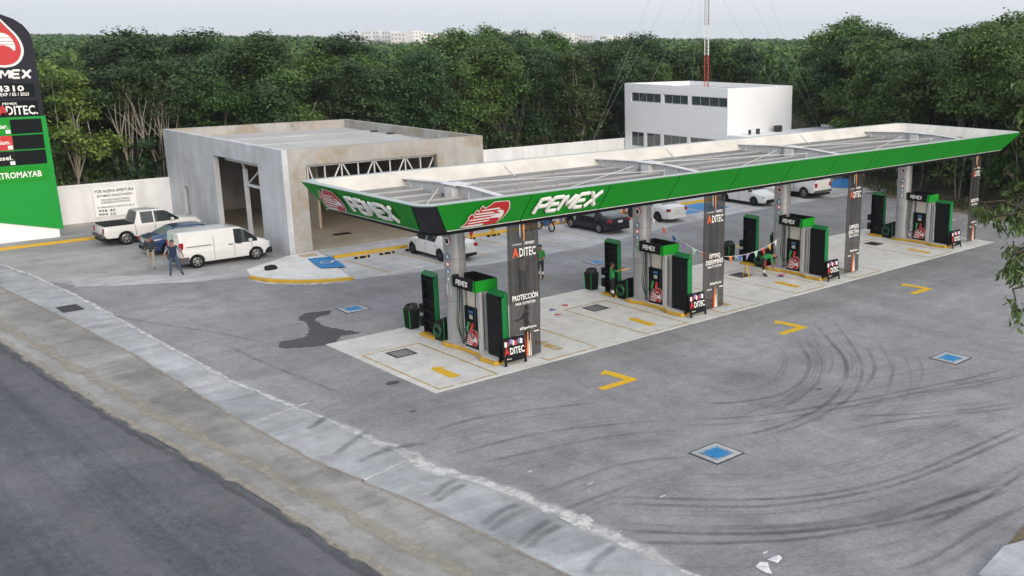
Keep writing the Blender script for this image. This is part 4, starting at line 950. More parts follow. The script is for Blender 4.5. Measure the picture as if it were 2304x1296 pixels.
place(shelf_cabinet(True), ISL, 34.45, .117, 'tall black open shelf at the rear of the %s pump island from the left', 'rear display cabinets', -.12)
place(shelf_cabinet(False), ISL, 30.1, .169, 'tall black and green cabinet in front of the %s dispenser from the left', 'front display cabinets', -.01)
place(aboard(), ISL, 29.38, .017, 'small black folding board at the tip of the %s island from the left', 'folding boards', .06)
place(service_box(), ISL, 33.62, .017, 'low black slant-topped box on the %s pump island from the left', 'equipment boxes', -.02)
bx = [x-.08 for x in ISL[:3]]+[43.3]
b0 = bin_()
for i, x in enumerate(bx):
    o = b0 if i == 0 else copy_tree(b0); o.location = (x, 36.02, .018)
    o['label'] = ['black waste bin with green edges at the leftmost corner of the pump slab', 'black waste bin with bag behind the second pump island from the left', 'black waste bin just right of the optimo desempeno banner', 'black waste bin half hidden behind the limpieza efectiva banner'][i]; o['group'] = 'waste bins'
bc = box('bag_corner', 'white_plastic', None, 29.62, 29.72, 35.85, 36.15, .72, .98, .03)
bpy.data.objects.remove(bc)

# hanging banners
def banner(x0, x1, words, label):
    t = thing('hanging_banner', label, 'banner', ((x0+x1)/2, 29.5, 0)); w_ = (x1-x0)/2; b = MB(); n = 14
    for i in range(n+1):
        z = .10+(5.2-.10)*i/n
        for k in range(7): b.v.append((-w_+2*w_*k/6, .018*math.sin(k*1.3+i*.35)+.012*math.sin(i*.9), z))
    for i in range(n):
        for k in range(6): b.f.append((i*7+k, i*7+k+1, i*7+k+8, i*7+k+7)); b.m.append(0)
    cl = b.build('cloth', 'banner_mesh', t, smooth=60)
    box('top_bar', 'trim_black', t, -w_, w_, -.02, .02, 5.2, 5.24)
    for s_ in (-1, 1): MB().tube([(s_*w_*.98, 0, .10), (s_*(w_+.03), -.18, .012)], .006, 4).build('tie_cord', 'wire', t)
    M_ = frame((0, -.05, 0), (1, 0, 0))
    T_ = lambda dx, z: M_ @ Matrix.Translation((dx, z, 0))
    k = w_/.65
    for (dx, z0, z1, wd, m_) in ((-.13, 4.55, 5.2, .025, 'white_letter'), (.03, 4.40, 5.2, .05, 'orange_streak'), (.05, .12, 1.05, .06, 'orange_streak'), (-.05, .12, .85, .035, 'red'), (.17, .12, .95, .02, 'white_letter'), (.10, .12, .7, .03, 'white_letter')):
        flat('print_streak', [[(dx*k-wd, z0), (dx*k+wd, z0), (dx*k+wd*.3, z1), (dx*k-wd*.3, z1)]] if z0 < 1 else [[(dx*k-wd*.3, z0), (dx*k+wd*.3, z0), (dx*k+wd, z1), (dx*k-wd, z1)]], M_, m_, cl, .001+abs(dx)*.004)
    text('lettering', 'GASOLINAS', .045, T_(-.27*k, 4.29), 'white_letter', cl, .38*k, .01); text('lettering', 'PEMEX', .10, T_(.25*k, 4.27), 'white_letter', cl, .42*k, .02, shear=.1)
    text('lettering', 'A', .34, T_(-.34*k, 3.86), 'orange_red', cl, .27*k, .03); text('lettering', 'DITEC', .31, T_(.16*k, 3.86), 'white_letter', cl, .68*k, .015)
    for (s_, z, h, wd) in words: text('lettering', s_, h, T_(0, z), 'white_letter', cl, wd*k, .025)
    text('lettering', '#EligePemex', .10, T_(.08*k, 1.16), 'white_letter', cl, .72*k, .02); text('lettering', '▲ PEMEX' if False else 'PEMEX', .075, T_(-.30*k, .92), 'white_letter', cl, .3*k, .02); flat('print_streak', [[(.32*k, .98), (.54*k, .98), (.54*k, 1.02), (.32*k, 1.02)]], M_, 'white_letter', cl, .002)
    return t
W1 = [('PROTECCIÓN', 2.02, .20, 1.08), ('PARA TU MOTOR', 1.84, .10, .85)]
banner(20.72, 22.08, [(a, z+.25, h, w_) for a, z, h, w_ in W1], 'dark hanging banner reading proteccion at the leftmost island')
banner(30.68, 32.0, [('ÓPTIMO', 2.32, .19, .68), ('DESEMPEÑO', 2.06, .19, 1.05), ('PARA TU MOTOR', 1.90, .10, .85)], 'dark hanging banner reading optimo desempeno by the second island')
banner(40.8, 42.02, [('LIMPIEZA', 2.32, .19, .85), ('EFECTIVA', 2.06, .19, .9), ('PARA TU MOTOR', 1.90, .10, .85)], 'dark hanging banner reading limpieza efectiva by the third island')
banner(52.6, 53.6, [(a, z+.35, h, w_) for a, z, h, w_ in W1], 'dark hanging banner reading proteccion at the far right island')

# pennant strings
FC = ['red', 'yellow', 'white', 'orange', 'blue', 'purple', 'green']
def pennants(pts, n, label, size=.34, first=0):
    P = [Vector(p) for p in catmull(pts, 10)]; o0 = P[0]
    t = thing('pennant_string', label, 'pennants', tuple(o0)); P = [p-o0 for p in P]
    MB().tube(P, .010, 5).build('cord', 'white_plastic', t)
    for k in range(n):
        f = (k+.5)/n*(len(P)-1); i = int(f); p = P[i].lerp(P[min(i+1, len(P)-1)], f-i); d = (P[min(i+1, len(P)-1)]-P[i]).normalized()*size*.42
        sw_ = Vector((random.uniform(-.05, .05), random.uniform(-.1, .1), -size*random.uniform(.9, 1.1)))
        MB().add([p-d, p+d, p+sw_, p-d+Vector((.004, .004, 0)), p+d+Vector((.004, .004, 0)), p+sw_+Vector((.004, .004, 0))], [(0, 1, 2), (5, 4, 3), (0, 3, 4, 1), (1, 4, 5, 2), (2, 5, 3, 0)]).build('pennant', 'flag_'+FC[(k+first) % 7], t)
    return t
pennants([(30.4, 32.6, 3.95), (31.6, 32.2, 2.85), (33.0, 32.0, 2.0), (34.4, 31.9, 1.56), (36.0, 31.9, 1.40), (37.4, 31.9, 1.52), (38.9, 32.2, 1.75)], 15, 'string of coloured pennants sagging from the second column to the right', .34, 2)
pennants([(20.9, 35.6, 4.55), (23.0, 35.8, 4.0), (26.0, 35.9, 3.88), (28.6, 35.9, 3.95), (30.2, 35.2, 4.5)], 12, 'string of coloured pennants under the canopy above the parked white sedan', .6, 4)
pennants([(30.4, 35.0, 4.5), (31.4, 35.7, 4.0), (32.7, 35.9, 3.92), (35.5, 35.6, 4.3)], 7, 'string of coloured pennants under the canopy left of the white saloon', .6, 0)
for k, (x, y, c_) in enumerate(((26.3, 34.3, 'blue'), (27.2, 34.5, 'red'), (26.0, 33.5, 'red'), (25.4, 33.2, 'white'), (27.9, 34.1, 'white'), (38.25, 31.5, 'blue'), (38.55, 31.65, 'red'))):
    o = MB().add([(-.2, -.08, .004), (.18, -.12, .01), (.05, .2, .03), (-.2, -.08, .0), (.18, -.12, .003), (.05, .2, .02)], [(0, 1, 2), (5, 4, 3), (0, 3, 4, 1), (1, 4, 5, 2), (2, 5, 3, 0)]).build('fallen_pennant', 'flag_'+c_, None)
    o.location = (x, y, .02); o.rotation_euler = (0, 0, k*1.1)
    tag(o, ['blue pennant lying flat on the slab near the second island', 'red pennant lying on the slab beside the rear shelf of the second island', 'red pennant scrap lying nearest the slab drain', 'white pennant scrap lying left of the slab drain', 'white pennant lying by the second island kerb', 'blue pennant heap at the bending attendant', 'red pennant heap at the bending attendant'][k], 'pennant', 'fallen pennants')
for k, pts in enumerate(([(16.28, 13.57), (16.64, 13.52), (16.58, 13.36), (16.32, 13.29)], [(15.84, 13.54), (16.01, 13.55), (16.19, 13.47), (16.0, 13.25), (15.87, 13.06), (15.81, 13.2)])):
    c_ = (sum(p[0] for p in pts)/len(pts), sum(p[1] for p in pts)/len(pts)); pts = [(p[0]-c_[0], p[1]-c_[1]) for p in pts]
    n_ = len(pts); r_ = random.Random(k); o = MB().add([(p[0], p[1], .004+r_.choice((0, 0, .05))) for p in pts]+[(.02, .0, .045)], [(i, (i+1) % n_, n_) for i in range(n_)]).build('paper_scrap', 'paper', None); o.location = (c_[0], c_[1], .012); tag(o, ['torn white paper scrap on the bottom asphalt, right one of two', 'torn white paper scrap on the bottom asphalt, left one of two'][k], 'paper', 'paper scraps')
# wheel stops
for k, x in enumerate((25.75, 27.2, 28.75, 32.6, 34.3, 37.0, 42.3)):
    t = thing('wheel_stop', ['black wheel stop nearest the blue ramp', 'black wheel stop, second from the blue ramp', 'black wheel stop at the nose of the white sedan', 'black wheel stop just right of the white sedan', 'black wheel stop left of the motorcycle', 'black wheel stop beside the motorcycle', 'black wheel stop right of the dark sedan'][k], 'wheel stop', (x, 50.15-(.35 if k < 3 else 0), .006), 0, 'parking wheel stops')
    MB().prism([(-.08, 0), (.08, 0), (.05, .10), (-.05, .10)], -.42, .42, 0, frame((0, 0, 0), (0, 1, 0))).build('block', 'rubber', t)
    for xx in (-.22, .22): MB().prism([(-.086, .002), (.086, .002), (.055, .103), (-.055, .103)], xx-.045, xx+.045, 0, frame((0, 0, 0), (0, 1, 0))).build('yellow_band', 'kerb_yellow', t)
pk = MB(); r_ = random.Random(3)
pk.lathe([(.02, .22), (.14, .2), (.2, .1), (.2, 0)], 9); pk.v = [(v[0]*1.6+r_.uniform(-.05, .05), v[1]+r_.uniform(-.04, .04), v[2]+r_.uniform(-.02, .02)*(v[2] > 0)) for v in pk.v]
o = pk.build('rubble_sack', 'trim_black', None, smooth=40); o.location = (21.0, 50.2, .06); tag(o, 'small dark sack lying on the corner ramp behind the van', 'sack')

# ================================================================== VEHICLES
def ev_mesh(ob): return bpy.data.meshes.new_from_object(ob.evaluated_get(bpy.context.evaluated_depsgraph_get()))
def loft_body(st_, W, wheels, wr, glass_side, glass_top, arch=1.16):
    """st_: rear to front stations (x, z_sill, z_belt, z_glass, z_roof, w_scale, w_top). returns mesh with slots body/glass/dark"""
    rings = []
    for (x, zs, zb, zg, zr, ws, wt) in st_:
        h = W/2*ws; zm = zs+(zb-zs)*.5
        half = [(0, zs), (h*.86, zs), (h*.965, zs+.05), (h, zm), (h*.985, zb-.10), (h*.955, zb), (h*wt, zg), (h*wt*.90, zr-.012), (h*wt*.45, zr), (0, zr)]
        rings.append([(x, y, z) for y, z in half] + [(x, -y, z) for y, z in half[-2:0:-1]])
    n = len(rings[0]); v = [p for r_ in rings for p in r_]; f = []; m = []
    for i in range(len(rings)-1):
        for k in range(n):
            k2 = (k+1) % n; f.append((i*n+k, i*n+k2, (i+1)*n+k2, (i+1)*n+k)); kk = k if k < 9 else n-1-k
            m.append(1 if (kk == 5 and i in glass_side) or (kk in (7, 8) and i in glass_top) else 0)
    f.append(tuple(range(n))); m.append(0); f.append(tuple(range((len(rings)-1)*n, len(rings)*n))[::-1]); m.append(0)
    me = bpy.data.meshes.new('b'); me.from_pydata(v, [], f); me.polygons.foreach_set('material_index', m)
    for q in ('car_white', 'car_glass', 'trim_black'): me.materials.append(MAT[q])
    bm = bmesh.new(); bm.from_mesh(me); bmesh.ops.recalc_face_normals(bm, faces=bm.faces); bm.to_mesh(me); bm.free()
    ob = bpy.data.objects.new('b', me); COL.objects.link(ob); cut = []
    for wx in wheels:
        for s_ in (-1, 1):
            c = MB(); c.tube([(wx, s_*W*.30, wr), (wx, s_*W*.62, wr)], wr*arch, 22); cm = c.mesh('c', 'trim_black')
            cm.materials.clear()
            for q in ('car_white', 'car_glass', 'trim_black'): cm.materials.append(MAT[q])
            cm.polygons.foreach_set('material_index', [2]*len(cm.polygons))
            bm = bmesh.new(); bm.from_mesh(cm); bmesh.ops.recalc_face_normals(bm, faces=bm.faces); bm.to_mesh(cm); bm.free()
            co = bpy.data.objects.new('c', cm); COL.objects.link(co); cut.append(co)
            md = ob.modifiers.new('x', 'BOOLEAN'); md.operation = 'DIFFERENCE'; md.object = co; md.solver = 'EXACT'
    out = ev_mesh(ob)
    for o in [ob]+cut: bpy.data.objects.remove(o)
    return out
def split_body(me, paint, glass, parent):
    """body object without the glazed faces, and one pane object per connected glazed patch"""
    bm = bmesh.new(); bm.from_mesh(me); bm.faces.ensure_lookup_table()
    gl = [f for f in bm.faces if f.material_index == 1]; seen = set(); groups = []
    for f in gl:
        if f.index in seen: continue
        stack = [f]; seen.add(f.index); g_ = []
        while stack:
            q = stack.pop(); g_.append(q)
            for e_ in q.edges:
                for r_ in e_.link_faces:
                    if r_.material_index == 1 and r_.index not in seen and abs(r_.normal.dot(q.normal)) > .55: seen.add(r_.index); stack.append(r_)
        groups.append(g_)
    panes = []
    for g_ in groups:
        b = MB()
        for q in g_: b.add([tuple(v.co - v.normal*.012) for v in q.verts], [tuple(range(len(q.verts)))])
        panes.append(b.mesh('window_pane', glass))
    bmesh.ops.delete(bm, geom=gl, context='FACES'); bm.to_mesh(me); bm.free()
    me.materials.clear()
    for q in (paint, glass, 'trim_black'): me.materials.append(MAT[q])
    bo = link('body', me, parent, smooth=32)
    for p in panes:
        bm = bmesh.new(); bm.from_mesh(p); bmesh.ops.remove_doubles(bm, verts=bm.verts, dist=.002); bm.to_mesh(p); bm.free(); link('window_pane', p, parent, smooth=40)
    return bo
WH = {}
def wheel(parent, x, y, r, wd, rim='rim_silver', spokes=5):
    k = (r, wd, rim, spokes, y > 0)
    if k not in WH:
        s_ = 1 if y > 0 else -1; M_ = Matrix.Rotation(-math.pi/2*s_, 4, 'X')
        ty = MB().lathe([(r*.62, -wd/2), (r*.93, -wd/2), (r, -wd*.36), (r, wd*.36), (r*.93, wd/2), (r*.64, wd/2), (r*.62, wd*.05)], 24, 0, M_, cap=False).mesh('wheel', 'rubber')
        rm = MB().lathe([(.001, wd*.10), (r*.63, wd*.10)], 20, 1, M_, cap=False).lathe([(r*.66, wd*.47), (r*.60, wd*.50), (r*.57, wd*.15)], 24, 0, M_, cap=False).lathe([(.001, wd*.44), (r*.14, wd*.42), (r*.16, wd*.12)], 12, 0, M_, cap=False)
        for q in range(spokes):
            a = 2*math.pi*q/spokes; ca_, sa = math.cos(a), math.sin(a)
            pts = [(r*.10, -r*.06), (r*.60, -r*.085), (r*.60, r*.085), (r*.10, r*.06)]
            rm.prism([(p[0]*ca_-p[1]*sa, p[0]*sa+p[1]*ca_) for p in pts], wd*.28, wd*.42, 0, M_)
        WH[k] = (ty, rm.mesh('rim', [rim, 'trim_black']))
    ty, rm = WH[k]; o = link('wheel', ty, parent, smooth=40, loc=(x, y, r)); link('rim', rm, o, smooth=40); return o
def car(label, name, st_, W, wx, wr, gs, gt, paint='car_white', glass='car_glass', loc=(0, 0), hd=0, cat='car', rim='rim_silver', spokes=5, tail=None, head=None, doors=(), belt=.9, group='parked vehicles', tailh=(.72, .92), mirror=None, van=False, sill='trim_black'):
    t = thing(name, label, cat, (loc[0], loc[1], .008), hd, group)
    me = loft_body(st_, W, wx, wr, gs, gt); split_body(me, paint, glass, t)
    L0, L1 = st_[0][0], st_[-1][0]
    for x in wx:
        for s_ in (-1, 1): wheel(t, x, s_*(W/2-.115), wr, .205, rim, spokes)
    for s_ in (-1, 1):
        for (x, z) in doors:                                  # handles and shut lines
            box('door_handle', paint if not van else 'trim_black', t, x-.10, x+.10, min(s_*W*.488, s_*W*.503), max(s_*W*.488, s_*W*.503), z, z+.035)
        if name == 'parked_car':
            for x in (-1.02, -.02, 1.0): box('shut_line', 'trim_grey', t, x, x+.010, min(s_*W*.485, s_*W*.5015), max(s_*W*.485, s_*W*.5015), .34, .86)
            box('sill_strip', 'trim_black', t, -1.0, .98, min(s_*W*.46, s_*W*.487), max(s_*W*.46, s_*W*.487), .205, .255)
        y = s_*W*(.40 if not van else .505); z0, z1 = tailh
        MB().box(L0-.02, L0+.20, min(y*.86, s_*W*.47), max(y*.86, s_*W*.47), z0, z1).build('tail_lamp', 'tail_red', t, bevel=.03)
        MB().box(L1-.36, L1-.06, min(s_*W*.30, s_*W*.44), max(s_*W*.30, s_*W*.44), head[0], head[1]).build('head_lamp', 'head_lamp', t, bevel=.04)
        mx_ = mirror[0]; MB().box(mx_-.07, mx_+.07, min(s_*W*.49, s_*(W*.49+.19)), max(s_*W*.49, s_*(W*.49+.19)), mirror[1], mirror[1]+.14).build('mirror', paint, t, bevel=.03)
    box('rear_plate', 'plate', t, L0-.035, L0-.005, -.17, .17, tailh[0]-.05, tailh[0]+.10); box('rear_bumper', sill, t, L0-.03, L0+.12, -W*.42, W*.42, .26, .42, .03)
    box('front_bumper', 'trim_black', t, L1-.16, L1+.02, -W*.34, W*.34, .24, .50, .04); box('underbody', 'trim_black', t, L0+.3, L1-.3, -W*.40, W*.40, .17, .30)
    return t
def sedan_st(L, H, rl=0., hood=.93, deck=1.06):
    r_, f_ = -L/2, L/2; g_ = H-.07
    return [(r_, .36, .70, .76, .80, .80, .86), (r_+.05, .27, .82, .92, .96, .90, .88), (r_+.32, .22, .90, deck-.03, deck, .97, .86), (r_+.72, .20, .93, deck, deck+.03, 1, .84),
            (r_+1.42, .20, .94, g_-.02, H-.03, 1, .70), (r_+1.62, .20, .94, g_, H, 1, .70), (r_+2.28, .20, .94, g_, H+.01, 1, .70), (r_+2.34, .20, .94, g_, H+.01, 1, .70),
            (r_+2.72, .20, .94, g_-.01, H-.005, 1, .70), (r_+2.95, .20, .94, g_-.05, H-.04, 1, .71), (f_-1.15, .20, .93, hood+.10, hood+.12, 1, .82), (f_-1.0, .20, .90, hood+.05, hood+.075, .995, .84), (f_-.45, .22, .80, hood-.06, hood-.02, .95, .84), (f_-.12, .24, .66, .74, .78, .84, .84), (f_, .30, .52, .58, .60, .70, .84)]
GS, GT = (4, 5, 7, 8, 9), (3, 9)
PI2 = math.pi/2
SED = sedan_st(4.65, 1.44)
def mk_sedan(label, loc, hd, L=4.62, H=1.44, W=1.79, **kw):
    wb = kw.pop('wb', 2.68); sh = kw.pop('sh', .02); a = dict(tailh=(.74, .92), head=(.58, .74), mirror=(L/2-1.55, .92), doors=((-.55, .78), (.45, .78)))
    a.update(kw); return car(label, 'parked_car', sedan_st(L, H), W, (-wb/2+sh, wb/2+sh), kw.get('wr', .325) if False else .325, GS, GT, loc=loc, hd=hd, **a)
mk_sedan('white sedan parked nose to the store kerb behind the leftmost column', (29.1, 47.55), PI2, rim='rim_dark', spokes=5, wb=2.72)
mk_sedan('dark blue-black saloon parked behind the second island, between motorcycle and column', (40.15, 47.75), PI2, L=4.5, paint='car_dark', glass='car_glass_pale', wb=2.62)
mk_sedan('white older saloon with black steel wheels parked right of the second column', (45.4, 48.1), PI2, L=4.38, H=1.45, glass='car_glass_pale', rim='rim_dark', spokes=7, wb=2.51, sill='car_white')
mk_sedan('white low sedan parked nose out facing the pumps behind the third island', (54.65, 48.25), -PI2, L=4.66, rim='rim_dark', spokes=5, wb=2.73)
mk_sedan('pale sedan mostly hidden between the nose-out white sedan and the white pickup', (57.4, 49.4), PI2, L=4.5, W=1.74, wb=2.6)
mk_sedan('dark blue saloon parked between the white pickup and the white van', (20.1, 58.5), 0, L=4.5, paint='car_blue', glass='car_glass_pale', wb=2.62)
# white panel van
VAN = [(-2.26, .45, .95, 1.70, 1.76, .90, .84), (-2.22, .38, .98, 1.74, 1.80, .97, .86), (-2.05, .26, 1.0, 1.76, 1.83, 1, .865), (-.6, .24, 1.0, 1.77, 1.85, 1, .865), (.38, .24, 1.0, 1.76, 1.84, 1, .86), (.44, .24, 1.0, 1.76, 1.84, 1, .86), (.85, .24, 1.0, 1.72, 1.79, 1, .85), (1.05, .24, 1.0, 1.62, 1.68, 1, .84), (1.62, .24, 1.0, 1.16, 1.19, 1, .86), (1.75, .24, .97, 1.10, 1.13, .99, .86), (2.08, .25, .88, .98, 1.02, .94, .85), (2.27, .28, .70, .76, .80, .86, .84), (2.33, .36, .56, .60, .63, .78, .84)]
v = car('white panel van parked beside the store, two men standing at its rear', 'panel_van', VAN, 1.84, (-1.49, 1.49), .335, (5, 6, 7), (7,), loc=(20.13, 54.12), hd=0, cat='van', spokes=6, head=(.72, .92), doors=((.22, .98), (.66, .98)), mirror=(1.2, 1.05), tailh=(.95, 1.35), van=True)
for s_ in (-1, 1):
    box('slide_rail', 'trim_grey', v, -1.95, -.75, min(s_*.905, s_*.926), max(s_*.905, s_*.926), 1.10, 1.13); box('rear_bumper', 'trim_grey', v, -2.29, -1.86, min(s_*.80, s_*.935), max(s_*.80, s_*.935), .28, .62, .03)
    for x in (-.62, .38, 1.28): box('shut_line', 'trim_grey', v, x, x+.012, min(s_*.915, s_*.9225), max(s_*.915, s_*.9225), .36, 1.0 if x > .3 else 1.55)
box('bonnet_bumper', 'trim_black', v, 1.93, 2.37, -.86, .86, .26, .58, .06); box('grille', 'trim_black', v, 2.16, 2.36, -.55, .55, .60, .76, .04); box('rear_door_gap', 'trim_black', v, -2.272, -2.24, -.006, .006, .5, 1.7); box('rear_bumper', 'trim_grey', v, -2.34, -2.22, -.86, .86, .30, .60, .04)
# pickups
def pick_st(L, H, W, cab0, bedz):
    r_, f_ = -L/2, L/2
    return [(r_, .55, bedz-.12, bedz-.02, bedz, .93, .95), (r_+.06, .50, bedz-.10, bedz-.01, bedz, .98, .955), (r_+.2, .42, bedz-.10, bedz-.01, bedz, 1, .955), (cab0-.03, .40, bedz-.10, bedz-.01, bedz, 1, .955), (cab0, .38, bedz-.03, bedz+.02, bedz+.03, .985, .93),
            (cab0+.22, .38, bedz-.03, H-.09, H-.05, .985, .76), (cab0+.35, .38, bedz-.03, H-.07, H, .985, .76), (cab0+1.0, .38, bedz-.03, H-.07, H+.01, .985, .76), (cab0+1.07, .38, bedz-.03, H-.07, H+.01, .985, .76), (cab0+1.55, .38, bedz-.03, H-.09, H-.02, .985, .76), (cab0+1.75, .38, bedz-.03, H-.15, H-.09, .985, .77),
            (cab0+2.35, .38, bedz-.02, bedz+.09, bedz+.11, .985, .88), (cab0+2.5, .38, bedz-.04, bedz+.05, bedz+.08, .985, .88), (f_-.35, .40, bedz-.14, bedz-.02, bedz+.02, .96, .88), (f_-.08, .44, bedz-.3, bedz-.2, bedz-.16, .90, .88), (f_, .5, bedz-.45, bedz-.4, bedz-.37, .80, .88)]
def pickup(label, loc, hd, L, H, W, cab0, bedz, wb, off, wr, cover, **kw):
    t = car(label, 'pickup_truck', pick_st(L, H, W, cab0, bedz), W, (-wb/2+off, wb/2+off), wr, (6, 8, 9, 10), (4, 10), loc=loc, hd=hd, cat='pickup truck', head=(bedz-.38, bedz-.16), doors=((cab0+.75, bedz-.22), (cab0+1.6, bedz-.22)), mirror=(cab0+1.95, bedz+.02), tailh=(bedz-.42, bedz-.10), spokes=6, **kw)
    if cover: box('bed_cover', 'trim_black', t, -L/2+.06, cab0-.05, -W*.455, W*.455, bedz+.002, bedz+.05, .02)
    else:
        box('bed_liner', 'trim_black', t, -L/2+.12, cab0-.08, -W*.40, W*.40, bedz+.001, bedz+.010)
        for (x0, x1, y0, y1) in ((-L/2+.05, cab0-.06, -W*.465, -W*.405), (-L/2+.05, cab0-.06, W*.405, W*.465), (-L/2+.03, -L/2+.10, -W*.465, W*.465)): box('bed_rail', kw.get('paint', 'car_white'), t, x0, x1, y0, y1, bedz-.02, bedz+.10, .02)
    box('step_bumper', 'trim_grey', t, -L/2-.12, -L/2+.10, -W*.47, W*.47, .48, .64, .03)
    for x in (cab0, cab0+1.03):
        for s_ in (-1, 1): box('shut_line', 'trim_grey', t, x, x+.012, min(s_*W*.485, s_*W*.502), max(s_*W*.485, s_*W*.502), .5, bedz-.05)
    return t
pickup('white double-cab pickup with black bed cover parked by the boundary wall', (19.62, 62.9), 0, 5.25, 1.80, 1.85, -1.0, 1.13, 3.15, .06, .375, True)
pickup('large white pickup with open bed parked at the far right end', (60.1, 48.45), PI2, 5.6, 1.93, 2.02, -.85, 1.28, 3.45, -.06, .40, False)

# motorcycle
mo = thing('motorcycle', 'small blue motorcycle parked between the white sedan and the dark saloon', 'motorcycle', (37.55, 49.4, .008), PI2)
for x in (-.62, .62):
    b = MB(); M_ = Matrix.Rotation(PI2, 4, 'X'); b.lathe([(.25, -.04), (.29, -.045), (.30, 0), (.29, .045), (.25, .04), (.25, -.04)], 22, 0, M_, cap=False)
    wz = b.build('wheel', 'rubber', mo, smooth=40, loc=(x, 0, .30)); r_ = MB()
    for q in range(10): a = q*math.pi/5; r_.tube([(0, 0, 0), (.25*math.cos(a), 0, .25*math.sin(a))], .008, 4)
    r_.tube([(0, -.06, 0), (0, .06, 0)], .05, 8); r_.build('rim', 'chrome', wz)
MB().tube([(.62, .07, .30), (.45, .07, .92)], .022, 6).tube([(.62, -.07, .30), (.45, -.07, .92)], .022, 6).build('fork', 'chrome', mo)
MB().tube(catmull([(.46, 0, .85), (.1, 0, .55), (-.15, 0, .36), (-.62, 0, .30)], 4), .035, 6).tube([(.40, 0, .80), (-.2, 0, .70), (-.7, 0, .74)], .03, 6).build('frame', 'trim_black', mo)
MB().lathe([(.02, -.26), (.13, -.2), (.16, 0), (.12, .2), (.02, .27)], 12, 0, Matrix.Translation((.18, 0, .80)) @ Matrix.Rotation(PI2, 4, 'Y')).build('tank', 'moto_blue', mo, smooth=60)
box('seat', 'trim_black', mo, -.72, -.05, -.13, .13, .76, .86, .04); box('side_cover', 'moto_blue', mo, -.55, -.1, -.11, .11, .52, .72, .04); box('engine', 'dark_metal', mo, -.12, .22, -.13, .13, .28, .55, .03); box('rear_fender', 'moto_blue', mo, -.95, -.55, -.07, .07, .60, .68, .02); box('tail_lamp', 'tail_red', mo, -.98, -.951, -.06, .06, .64, .74)
MB().tube([(.40, -.36, 1.02), (.45, -.15, .97), (.45, .15, .97), (.40, .36, 1.02)], .018, 6).build('handlebar', 'trim_black', mo); box('front_fairing', 'moto_blue', mo, .44, .58, -.12, .12, .72, .98, .05); MB().tube([(0, .14, .32), (-.75, .17, .40)], [.03, .05], 8).build('exhaust', 'chrome', mo)
MB().tube([(-.1, -.1, .3), (-.15, -.28, .012)], .012, 5).build('side_stand', 'trim_black', mo)
tp = thing('blue_screen', 'small blue panel standing on the walk behind the motorcycle', 'panel', (38.0, 51.4, .125))
box('panel', 'tarp_blue', tp, -.5, .5, -.02, .02, .06, 1.15); box('foot', 'dark_metal', tp, -.45, -.38, -.2, .2, 0, .059); box('foot', 'dark_metal', tp, .38, .45, -.2, .2, 0, .059)
th = MB(); r_ = random.Random(9); th.lathe([(.02, .55), (.5, .5), (.9, .2), (1.0, 0)], 14); th.v = [(v_[0]*1.3+r_.uniform(-.1, .1), v_[1]+r_.uniform(-.1, .1), max(0, v_[2]+r_.uniform(-.08, .08))) for v_ in th.v]
o = th.build('tarpaulin_heap', 'tarp_blue', None, smooth=30); o.location = (66.5, 48.6, .02); tag(o, 'crumpled blue tarpaulin on the ground behind the white pickup', 'tarpaulin')

